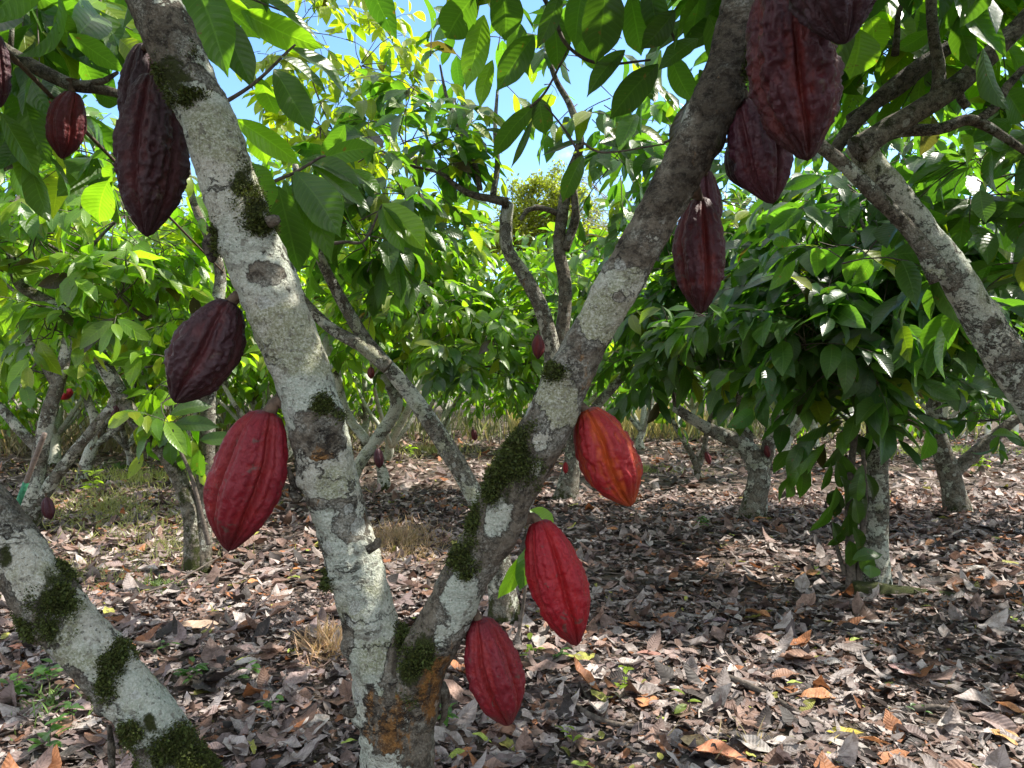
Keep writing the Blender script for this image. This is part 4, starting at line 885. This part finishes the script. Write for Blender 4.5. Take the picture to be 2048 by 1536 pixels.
for k, (x, y, iy, u) in enumerate(FAR):
    left = u < 1000
    mid = 820 < u < 1340
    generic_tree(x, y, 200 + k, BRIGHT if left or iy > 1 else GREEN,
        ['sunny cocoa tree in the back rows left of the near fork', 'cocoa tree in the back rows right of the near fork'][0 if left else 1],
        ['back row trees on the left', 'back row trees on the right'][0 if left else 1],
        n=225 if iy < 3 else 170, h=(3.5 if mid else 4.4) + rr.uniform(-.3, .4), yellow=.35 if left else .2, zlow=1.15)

for k, (px, py) in enumerate([(-20, 935), (118, 922), (262, 935), (330, 905), (352, 955), (462, 905), (560, 918), (645, 900), (880, 900), (40, 900), (520, 960)]):
    b = gbase(px, py); generic_tree(b[0], b[1], 400 + k, BRIGHT, 'young cocoa tree with thin pale stems among the left back rows', 'thin pale stemmed trees on the left', n=60, h=rr.uniform(2.6, 3.4), spread=1.1, yellow=.4, zlow=1.5, rs=.62)
# far wood, as one mass
A = Acc(); rw = np.random.default_rng(9)
for k in range(300):
    a = rw.uniform(-.85, .85); y = rw.uniform(27, 40); x = math.tan(a) * y; u = 1024 + F * x / y
    hh = rw.uniform(2.8, 5.4) * (1.15 if 800 < u < 1350 else (1.6 if u < 700 else 1.45))
    n = 30
    if 820 < u < 1380: hh = rw.uniform(4.5, 8.2) * (y / 33)
    c = np.array([x, y, hh * .55]); d = unit(rw.normal(size=(n * 5, 3))); p = c + d * rw.uniform(.4, 1, (n * 5, 1)) * np.array([1.7, 1.2, hh * .5])
    D = unit(d * .5 + rw.normal(size=p.shape) * .5 - np.array([0, 0, .4])); Nn = np.array([0, -.3, 1]) + rw.normal(size=p.shape) * .5
    L = rw.uniform(.22, .5, len(p)); v, q, uv, pv = leaf_quads(p, D, Nn, L, L * .5, .6, .2, 4, 3, .05, rng=rw)
    A.add(v, q, uv, np.repeat(jitter_cols(len(p), BRIGHT, .35, rw, .3, .2), pv, 0), rnd=0.)
tag(A.build('far_wood', [M['leaf']]), kind='stuff')

# tall rounded yellow green tree above the gap
def tall_tree(px, py, d, rpx, base_h, label):
    c = P(px, py, d); b = np.array([c[0], d, 0.]); t = empty('tall_tree', b, label, 'tree'); rng = np.random.default_rng(3)
    A = Acc(); v, q, uv, _ = tube([b - [0, 0, .2], b + [.2, 0, c[2] * .4], c], [.5, .38, .2], seg=12, res=.6, bump=.1, bscale=2); A.add(v, q, uv, lich=.3); A.build('trunk', M['bark_far'], t)
    A = Acc(); R = rpx / F * d
    lobes = [(-.45, -.1, .6), (.4, -.25, .62), (0, .28, .6), (-.75, -.55, .45), (.8, -.6, .42), (.1, -.5, .7)]
    for k in range(190):
        lx, lz, lr = lobes[k % 6]; dd = unit(rng.normal(size=3)); cc = c + np.array([lx, 0, lz]) * R + dd * lr * R * rng.uniform(.3, 1.15) ** .7 * np.array([1., 1, .85])
        n = 150; p = cc + unit(rng.normal(size=(n, 3))) * rng.uniform(.2, 1, (n, 1)) * R * .2
        D = unit(rng.normal(size=(n, 3)) - np.array([0, 0, .3])); Nn = np.array([0, 0, 1]) + rng.normal(size=(n, 3)) * .5; L = rng.uniform(.18, .36, n)
        v, q, uv, pv = leaf_quads(p, D, Nn, L, L * .6, .3, .1, 3, 3, .0, rng=rng)
        A.add(v, q, uv, np.repeat(jitter_cols(n, (.13, .14, .022), .35, rng), pv, 0), rnd=0.)
    A.build('crown', M['leaf'], t)
tall_tree(1095, 425, 58, 118, 0, 'tall rounded yellow green tree beyond the plantation under the blue sky gap')

# thin bare tree in the sky gap
def bare_tree(px, py, d, h, label):
    b = np.array([(px - 1024) / F * d, d, 0.]); t = empty('bare_tree', b, label, 'tree'); rng = np.random.default_rng(8)
    A = Acc(); v, q, uv, _ = tube([b - [0, 0, .1], b + [.1, 0, h * .5], b + [-.1, 0, h * .72]], [.14, .1, .06], seg=8, res=.3); A.add(v, q, uv, lich=.6); A.build('trunk', M['bark_far'], t)
    A = Acc()
    def rec(p, dr, L, r, k):
        e = p + dr * L; v, q, uv, _ = tube([p, (p + e) / 2 + rng.normal(size=3) * L * .06, e], [r, r * .8, r * .6], n=4, seg=4); A.add(v, q, uv, lich=.6)
        if k == 0: return
        for i in range(3):
            rec(p + dr * L * rng.uniform(.5, 1), unit(dr + rng.normal(size=3) * .55), L * .72, r * .62, k - 1)
    for i in range(5):
        rec(b + [0, 0, h * rng.uniform(.45, .72)], unit(np.array([rng.normal() * .8, rng.normal() * .8, .8])), h * .17, .04, 4)
    A.build('branches', M['bark_far'], t)
bare_tree(1285, 800, 26, 9.6, 'leafless pale tree with fine twigs against the sky left of the upper right limb')

# ---------------------------------------------------------------- small pods further back
def far_pod(px, py, d, L, W, mat, label, seed, tilt=0., group='small pods on the trees behind'):
    dx = math.sin(tilt) * L / 2; dy = math.cos(tilt) * L / 2
    pod((px - dx, py - dy), (px + dx, py + dy), d, W, M_[mat], label, stalk=(px - dx * 1.3, py - dy * 1.35, d), seed=seed, nA=40, nT=40, wart=.6, group=group)
M_ = dict(red=pm_red2, dark=pm_small, purp=pm_purp, org=pm_org)
for a in [(1076, 694, 4.05, 50, 24, 'dark', 'small dark red pod hanging beside the mossy centre stem', 0), (757, 917, 6.6, 40, 19, 'purp', 'pinkish red ribbed pod under the bleached white limb', .1), (97, 1017, 6.5, 46, 23, 'purp', 'dark red pod near the ground beside the mossy foot at far left', .2),
          (230, 826, 9.6, 32, 15, 'purp', 'purple pod at the end of the slanting stems at left', -.2), (134, 789, 8.8, 18, 26, 'red', 'bright pinkish red pod lying sideways against a stem at far left', .9), (1416, 916, 9.5, 28, 12, 'dark', 'dark pod on the small forked tree', .3),
          (1131, 936, 8.2, 24, 11, 'red', 'tiny red pod on the trunk behind the orange furrowed pod', 0), (106, 204, 3.0, 44, 26, 'red', 'sunlit red pod peeking through leaves behind the small maroon pod', .3), (78, 290, 3.2, 46, 20, 'red', 'lower sunlit red pod behind bluish leaves at upper left', .3),
          (742, 746, 8, 24, 14, 'dark', 'little dark pod beside the slanting limb behind the near fork', 0), (79, 632, 6.6, 26, 14, 'org', 'orange pod hanging under the dark slanting branch at left', .1), (868, 846, 8.4, 20, 11, 'org', 'orange red speck of a pod below the slanting limb', 0),
          (948, 870, 9, 24, 12, 'dark', 'dark pod hanging low in front of the dry canes', .2), (1535, 903, 7.2, 26, 13, 'dark', 'dark pod in the crotch of the Y shaped trunk', .2), (60, 800, 8.5, 26, 15, 'dark', 'dark pod among the far left stems', 0), (310, 815, 9, 26, 12, 'dark', 'maroon pod between the slanting stems and the dark plump pod', .1)]:
    far_pod(*a[:7], seed=hash(a[:2]) % 97, tilt=a[7])

# ---------------------------------------------------------------- leaf litter
PAL = np.array([[.40, .385, .375], [.30, .28, .27], [.22, .165, .145], [.21, .175, .175], [.15, .095, .07], [.04, .034, .032], [.33, .15, .065], [.50, .48, .46], [.28, .20, .165], [.36, .40, .09]])
PAL = PAL * np.array([.90, .81, .78])
PW = np.array([.18, .21, .13, .15, .08, .15, .05, .06, .085, .012]); PW /= PW.sum()
def wedge(n, y0, y1, rng, wide=.86):
    y = np.sqrt(rng.uniform(y0 ** 2, y1 ** 2, n)); x = rng.uniform(-1, 1, n) * (wide * y + .5); return x, y
def lie(n, x, y, L, rng, up=.03, tilt=.28):
    a = rng.uniform(0, 6.283, n); z = gz(x, y) + rng.uniform(.004, up, n)
    D = np.stack([np.cos(a), np.sin(a), rng.normal(size=n) * tilt * .6], -1); N = np.stack([rng.normal(size=n) * tilt, rng.normal(size=n) * tilt, np.ones(n)], -1)
    N[rng.random(n) < .45] *= -1
    B = np.stack([x, y, z], -1) - unit(D) * (L * .5)[:, None]
    B[:, 2] = np.maximum(B[:, 2], gz(B[:, 0], B[:, 1]) + .003)
    return B, D, N
A = Acc(); rl = np.random.default_rng(21)
for n, y0, y1, s0, s1, K in [(34000, 1.0, 4.6, .012, .065, 4), (5200, 1.0, 4.6, .09, .21, 7), (20000, 4.6, 9, .03, .11, 4), (5200, 4.6, 9, .12, .22, 5), (17000, 9, 20, .07, .22, 4)]:
    x, y = wedge(n, y0, y1, rl); L = rl.uniform(0, 1, n) ** 1.6 * (s1 - s0) + s0
    B, D, N = lie(n, x, y, L, rl, .04 if K == 4 else .03, .32 if K == 4 else .16)
    W = L * (rl.uniform(.25, .8, n) if K == 4 else rl.uniform(.34, .5, n))
    v, q, uv, pv = leaf_quads(B, D, N, L, W, rl.normal(size=n) * .6 + .2, rl.uniform(-.1, .4, n), K, 3, .13, rng=rl, ragged=(K == 4))
    c = PAL[rl.choice(len(PAL), n, p=PW)] * rl.uniform(.6, 1.25, (n, 1))
    # warmer litter further back, greyer near
    c = c * (1 + np.clip((y - 4) / 10, 0, .35)[:, None] * np.array([.12, -.05, -.15]))
    zz = gz(v[:, 0], v[:, 1]) + .002; v[:, 2] = np.maximum(v[:, 2], zz)
    A.add(v, q, uv, np.repeat(c, pv, 0), rnd=0.)
tag(A.build('leaf_litter', [M['dry']]), kind='stuff')

# fallen leaves that stand out, each one a thing
def fallen(px, py, Lpx, ang, wr, col, label, group=None, seed=0, curl=None):
    rng = np.random.default_rng(seed); b = gbase(px, py); d = b[1]; L = Lpx; W = L * wr
    D = np.array([math.cos(ang), math.sin(ang), rng.normal() * .06]); N = np.array([rng.normal() * .10, -.06 + rng.normal() * .10, 1.])
    v, q, uv, pv = leaf_quads([b - unit(D) * L / 2 + [0, 0, .035]], [D], [N], L, W, rng.uniform(-.1, .55) if curl is None else curl, rng.uniform(0, .3), 14, 7, .06, rng=rng)
    v[:, 2] = np.maximum(v[:, 2], gz(v[:, 0], v[:, 1]) + .012)
    v = v + (fbm(v, 30., seed, 2) - .5)[:, None] * np.array([0, 0, .02])
    A = Acc(); A.add(v, q, uv, np.asarray(col)); t = A.build('fallen_leaf', M['dry'], None, loc=b)
    return tag(t, label, 'fallen leaf', group)
OR = (.42, .19, .08); TAN = (.42, .34, .25); BRN = (.24, .13, .085); MAU = (.27, .20, .185); GRY = (.42, .38, .35); YEL = (.50, .40, .06); YGR = (.34, .42, .08); BLK = (.025, .022, .022); RST = (.36, .12, .05)
for k, a in enumerate([
 (410, 1272, .30, .25, .34, (.40, .29, .21), 'long pale brown curled leaf lying right of the pale leaning stem'), (1030, 1462, .24, -.25, .36, BRN, 'big brown leaf right under the tip of the dusty crimson pod'), (1290, 1405, .17, 1.25, .52, (.45, .20, .09), 'broad orange brown leaf at the edge of the sunlit patch'),
 (1385, 1482, .14, 1.9, .6, (.50, .36, .20), 'tan leaf with clear veins standing in the sunlit patch'), (1445, 1512, .20, -.2, .45, (.50, .20, .10), 'bright orange leaf beside the tan veined leaf'), (1345, 1352, .11, 1.8, .5, OR, 'small orange leaf leaning on a mauve one in front of the dark stick'),
 (1385, 1350, .15, .8, .55, MAU, 'mauve leaf behind the small orange leaning leaf'), (1690, 1475, .13, -.15, .36, YEL, 'yellow leaf near the bottom right'), (1640, 1402, .17, .1, .42, OR, 'flat orange brown leaf lower right behind the yellow leaf'), (1440, 1250, .18, .1, .3, (.25, .18, .2), 'purplish grey leaf with a raised edge in the open shade right of the scarlet pod'),
 (1620, 1156, .15, .2, .5, (.30, .15, .06), 'rust brown leaf just left of the climber foot'), (590, 1385, .16, 1.3, .55, MAU, 'large mauve grey leaf left of the near trunk'), (155, 1450, .14, 0., .6, MAU, 'round mauve brown leaf below the pale leaning stem'), (560, 1205, .13, .4, .42, (.48, .22, .11), 'orange leaf left of the near trunk above the dry grass tuft'),
 (600, 1155, .10, .5, .4, (.48, .20, .07), 'orange leaf curled up high left of the near trunk'), (45, 1318, .13, .1, .35, (.45, .20, .13), 'reddish orange leaf left of the leaning stem'), (100, 1375, .16, .5, .3, (.45, .22, .14), 'slim salmon leaf under the leaning stem'), (1135, 1300, .11, -.9, .5, (.33, .19, .16), 'pinkish brown leaf below the tip of the scarlet pod'),
 (1310, 1315, .18, -.1, .22, (.36, .18, .14), 'narrow red brown leaf in the middle of the litter'), (1590, 1375, .08, .2, .4, YGR, 'small yellow green leaf on the grey litter at right'), (1710, 1285, .06, .2, .55, YGR, 'round yellow green leaf in the shade at right'), (1250, 1190, .10, .9, .6, (.40, .18, .12), 'upright rusty leaf scrap beyond the scarlet pod'),
 (1170, 1530, .10, .2, .34, YGR, 'lime yellow leaf at the bottom edge'), (1280, 1512, .10, -.1, .4, BLK, 'black rotten leaf at the bottom of the sunlit patch'), (700, 1500, .08, .9, .4, YGR, 'yellow green leaf at the foot of the near trunk'), (965, 1475, .08, -.2, .4, YGR, 'bright lime leaf left of the big brown leaf'),
 (1930, 1172, .14, 0., .3, OR, 'orange leaf on the root at the right edge'), (1810, 1345, .14, -.7, .7, (.30, .18, .17), 'pinkish mauve leaf in the right litter'), (1720, 1300, .16, .2, .42, GRY, 'pale grey ribbed leaf beside the round yellow green leaf'), (1560, 1310, .10, .2, .5, (.52, .50, .47), 'whitish crumpled leaf in the right litter'),
 (230, 1140, .14, .2, .25, (.5, .46, .43), 'long whitish leaf beyond the leaning stem'), (280, 1145, .12, .0, .3, BRN, 'flat brown leaf beyond the leaning stem'), (1970, 1440, .16, .5, .4, MAU, 'mauve leaf at the lower right edge'), (2020, 1490, .13, -1., .5, (.48, .26, .09), 'orange leaf at the lower right corner')]):
    px, py, L, ang, wr, col, lab = a
    fallen(px, py, L, ang, wr, col, lab, seed=600 + k)
ra = np.random.default_rng(31)
KINDS = [('brown', BRN, 'dry brown fallen leaf lying loose on the litter', 70), ('orange', OR, 'dry orange fallen leaf lying loose on the litter', 45), ('mauve', MAU, 'dull mauve fallen leaf lying loose on the litter', 60), ('pale', GRY, 'pale grey fallen leaf lying loose on the litter', 60), ('lime', YGR, 'freshly fallen yellow green leaf on the litter', 22)]
for nm, col, lab, n in KINDS:
    protos = []
    for k in range(n):
        x, y = wedge(1, 2.3, 6.5 if nm != 'orange' else 9., ra, .66); px, py = pix(np.array([x[0], y[0], 0.]))
        if k < 8:
            o = fallen(px, py, ra.uniform(.06, .1) if nm == 'lime' else ra.uniform(.11, .2), ra.uniform(0, 6.28), ra.uniform(.36, .5), np.array(col) * ra.uniform(.75, 1.2), lab, nm + ' fallen leaves', seed=900 + k); protos.append(o)
        else:
            o = protos[k % 8].copy(); COL.objects.link(o); b = gbase(px, py); o.location = b; o.rotation_euler = (ra.normal() * .08, ra.normal() * .08, ra.uniform(0, 6.28)); s = ra.uniform(.75, 1.15); o.scale = (s, s, s)

# sticks on the ground
def stick(pts, r, label, group=None, cat='stick'):
    pts = [np.array([*gbase(x, y)[:2], float(gb[2]) + h]) for (x, y, h) in pts for gb in [gbase(x, y)]]
    v, q, uv, _ = tube(pts, np.linspace(r, r * .6, len(pts)), seg=10, res=.02, bump=.2, bscale=25, seed=4); A = Acc(); A.add(v, q, uv)
    o = A.build('fallen_stick', M['twig'], None, loc=pts[0]); return tag(o, label, cat, group)
stick([(1400, 1350, .02), (1470, 1372, .03), (1540, 1400, .025), (1620, 1440, .02), (1700, 1470, .01)], .016, 'long dark stick lying diagonally in the right litter')
stick([(1130, 1395, .02), (1200, 1450, .03), (1330, 1468, .02)], .014, 'dark bent stick between the big brown leaf and the sunlit patch')
stick([(1560, 1400, .02), (1600, 1395, .03), (1640, 1385, .02)], .006, 'thin black twig beside the long diagonal stick')
stick([(1820, 1420, .02), (1900, 1430, .03), (2040, 1490, .02)], .016, 'dark rotten stick at the lower right edge')
stick([(260, 1310, .02), (310, 1330, .05), (320, 1322, .05)], .014, 'short dark crooked stick beside the pale leaning stem')
stick([(220, 1220, .02), (340, 1190, .05), (440, 1145, .12)], .007, 'thin grey stick rising from the litter at left')
rt = np.random.default_rng(44); proto = None
for k in range(46):
    x, y = wedge(1, 2.3, 7, rt, .68); px, py = pix(np.array([x[0], y[0], 0.])); l = rt.uniform(20, 90); 
    if k < 10:
        o = stick([(px, py, .02), (px + l * .5, py + rt.normal() * 10, .035), (px + l, min(1600, py + rt.normal() * 24), .02)], rt.uniform(.003, .007), 'thin dry twig scattered on the litter', 'twigs scattered on the litter', 'twig'); o.name = 'fallen_twig'; proto = (proto or []) + [o]
    else:
        o = proto[k % 10].copy(); COL.objects.link(o); o.location = (x[0], y[0], float(gz(x[0], y[0])) + .02); o.rotation_euler = (0, 0, rt.uniform(0, 6.28))

# ---------------------------------------------------------------- grass, canes, weeds
def blades(acc, x, y, h, rng, col, lean=.5, w=.006, var=.3, bend=1.0):
    n = len(x); B = np.stack([x, y, gz(x, y)], -1); D = np.stack([rng.normal(size=n) * lean, rng.normal(size=n) * lean, np.ones(n)], -1)
    N = np.stack([rng.normal(size=n), rng.normal(size=n), np.zeros(n) + .2], -1)
    v, q, uv, pv = leaf_quads(B, D, N, h, w, rng.uniform(.2, 1, n) * bend, .1, 5, 3, 0., rng=rng); v[:, 2] = np.maximum(v[:, 2], gz(v[:, 0], v[:, 1]) + .004)
    acc.add(v, q, uv, np.repeat(np.asarray(col)[None] * rng.uniform(1 - var, 1 + var, (n, 1)) * np.array([1, 1, 1])[None] + rng.uniform(0, .03, (n, 3)), pv, 0))
rgz = np.random.default_rng(51); A = Acc()
for (px, py, rx, ry, n, h, c) in [(220, 1020, 190, 60, 2600, .13, (.18, .185, .06)), (280, 960, 160, 22, 1100, .16, (.25, .27, .07)), (330, 1090, 160, 50, 900, .10, (.17, .17, .065)), (800, 1085, 80, 36, 2200, .13, (.26, .18, .11)), (650, 1308, 50, 30, 700, .14, (.30, .20, .12)), (860, 905, 110, 14, 700, .2, (.26, .24, .10)), (130, 1150, 130, 30, 500, .10, (.2, .2, .08)), (310, 1180, 90, 20, 500, .07, (.10, .15, .04)), (1500, 1490, 130, 30, 26, .13, (.30, .24, .13)), (1290, 945, 120, 10, 500, .1, (.18, .2, .07)), (1880, 905, 190, 10, 1500, .12, (.20, .27, .05)), (240, 935, 80, 8, 500, .1, (.08, .15, .03)), (100, 1420, 120, 80, 220, .08, (.12, .2, .05))]:
    a = rgz.uniform(0, 6.28, n); r = np.abs(rgz.normal(size=n)) * .62; u = px + rx * r * np.cos(a); vv = np.maximum(py + ry * r * np.sin(a), 850)
    y = H * F / (vv - 768); x = (u - 1024) / F * y
    blades(A, x, y, h * rgz.uniform(.4, 1.2, n), rgz, c, .9 if h < .15 else .6, .004 + .0006 * np.mean(y))
tag(A.build('grass', [M['grass']]), kind='stuff')
A = Acc(); n = 3000; y = rgz.uniform(16.5, 22, n); x = rgz.uniform(-.75, .62, n) * y
blades(A, x, y, rgz.uniform(.2, .75, n), rgz, (.14, .14, .07), .35, .035, .45, .5)
n = 1500; y = rgz.uniform(17, 22, n); x = rgz.uniform(.0, .26, n) * y; blades(A, x, y, rgz.uniform(.3, .9, n), rgz, (.36, .29, .13), .15, .035, .3, .4)
n = 2600; y = rgz.uniform(13, 17, n); x = -y * rgz.uniform(.22, .80, n); blades(A, x, y, rgz.uniform(.25, 1.1, n), rgz, (.13, .11, .06), .4, .03, .5, .6)
tag(A.build('dry_cane_thicket', [M['grass']]), kind='stuff')
# weed seedlings
rk = np.random.default_rng(61)
def weed(px, py, h, n, label, size=.05, col=(.06, .13, .03), group=None):
    b = gbase(px, py); t = empty('weed_plant', b, label, 'weed', group); A = Acc()
    v, q, uv, _ = tube([b, b + [.01, 0, h * .6], b + [.0, .01, h]], [.0022, .0018, .001], n=5, seg=5); A.add(v, q, uv, mat=1)
    B = b + np.stack([rk.normal(size=n) * .012, rk.normal(size=n) * .012, rk.uniform(.35, 1, n) * h], -1); a = rk.uniform(0, 6.28, n)
    D = np.stack([np.cos(a), np.sin(a), rk.uniform(-.1, .7, n)], -1); N = np.array([0, 0, 1.]) + rk.normal(size=(n, 3)) * .2; L = size * rk.uniform(.7, 1.3, n)
    v, q, uv, pv = leaf_quads(B, D, N, L, L * .42, .6, .1, 7, 5, .03, rng=rk); A.add(v, q, uv, np.repeat(jitter_cols(n, col, .25, rk), pv, 0), mat=0); A.build('foliage', [M['leaf'], M['twig']], t)
for k, a in enumerate([(30, 1425, .12, 16, 'leafy weed at the left edge below the leaning stem', .06), (95, 1400, .13, 18, 'taller leafy weed under the leaning stem', .06), (95, 1530, .14, 12, 'round leaved weed in the lower left corner', .06), (140, 1478, .10, 10, 'small weed beside the round mauve leaf', .05), (385, 1390, .10, 18, 'spreading green weed right of the leaning stem', .055), (330, 1330, .08, 8, 'low weed beside the short crooked stick', .05),
      (890, 1460, .12, 10, 'green seedling at the right foot of the near trunk', .055), (1065, 1320, .10, 8, 'seedling with paired leaves under the bright scarlet pod', .055), (1120, 1325, .07, 8, 'low seedling right of the paired leaf one', .05), (1245, 1400, .14, 9, 'thin pale seedling at the edge of the sunlit patch', .045), (1375, 1425, .12, 4, 'sunlit two leaved seedling', .06), (1845, 1440, .10, 4, 'seedling with two round leaves at lower right', .045),
      (1405, 1062, .14, 16, 'bushy little weed in the middle right litter', .07), (500, 1380, .08, 8, 'small weed in front of the mauve grey leaf', .05), (540, 1450, .09, 8, 'weed near the bottom left of the near trunk', .05), (185, 1000, .30, 22, 'bright yellow green weed in the left grass', .13), (1140, 1505, .12, 7, 'pale seedling near the bottom edge', .04), (820, 922, .25, 14, 'lime leafed weed beyond the slanting limb', .14), (1960, 950, .25, 16, 'lime weed under the far right trees', .14)]):
    weed(*a[:5], size=a[5], col=(.16, .22, .03) if ('lime' in a[4] or 'pale' in a[4] or 'bright' in a[4] or 'sunlit' in a[4]) else (.06, .13, .03))

# ---------------------------------------------------------------- stake, fence, bright shrub
def stake():
    a, b = gbase(12, 1075), P(90, 865, 6.2); t = empty('garden_stake', a, 'thin weathered stake with a green band leaning at far left', 'stake')
    for nm, f0, f1, col in [('pole', 0, .99, (.15, .115, .095)), ('green_band', .22, .52, (.03, .16, .085))]:
        p0, p1 = a + (b - a) * f0, a + (b - a) * f1; r = .021 if nm == 'pole' else .024
        v, q, uv, _ = tube([p0, (p0 + p1) / 2, p1], [r, r, r], seg=10, res=.05, bump=.05); A = Acc(); A.add(v, q, uv); A.build(nm, plain(nm + '_paint', col, .7, 50, .35), t)
stake()
def fence():
    D = 18.; k = D / F; white = plain('white_post_paint', (.62, .60, .55), .7, 8, .2); t = empty('rail_fence', P(1800, 900, D) * [1, 1, 0], 'white post and rail fence in the sun behind the trees at far right', 'fence')
    for px, top in [(1700, 812), (1740, 806), (1790, 800), (1812, 806), (1848, 842), (1925, 800), (1975, 806), (2030, 800), (2100, 805)]:
        b = P(px, 890, D); h = (896 - top) * k; A = Acc(); w_ = .07
        v, q, uv, _ = tube([[b[0], D, -.1], [b[0] + .02, D, h * .5], [b[0] + .03, D, h]], [w_, w_ * .95, w_ * .9], seg=8, res=.1, bump=.06); A.add(v, q, uv); A.build('post', white, t)
    for z in (.55, 1.0):
        a, b = P(1640, 0, D), P(2150, 0, D); A = Acc(); v, q, uv, _ = tube([[a[0], D - .09, z], [(a[0] + b[0]) / 2, D - .09, z - .02], [b[0], D - .09, z + .02]], [.035] * 3, seg=6, res=.3, bump=.05); A.add(v, q, uv); A.build('rail', white, t)
fence()
b = gbase(1888, 872); t = empty('croton_shrub', b, 'yellow and orange leaved shrub by the white fence', 'shrub'); A = Acc()
for k in range(3):
    v, q, uv, _ = tube([b, b + [.05 * k - .05, 0, .5], b + [.12 * k - .12, 0, .9]], [.02, .016, .01], n=5, seg=6); A.add(v, q, uv, mat=1)
sprays(A, b + [0, 0, .85], 26, (.35, .3, .6), rk, base=(.42, .34, .03), yellow=0, dark=0, twigs=False); A.build('foliage', [M['leaf'], M['twig']], t)
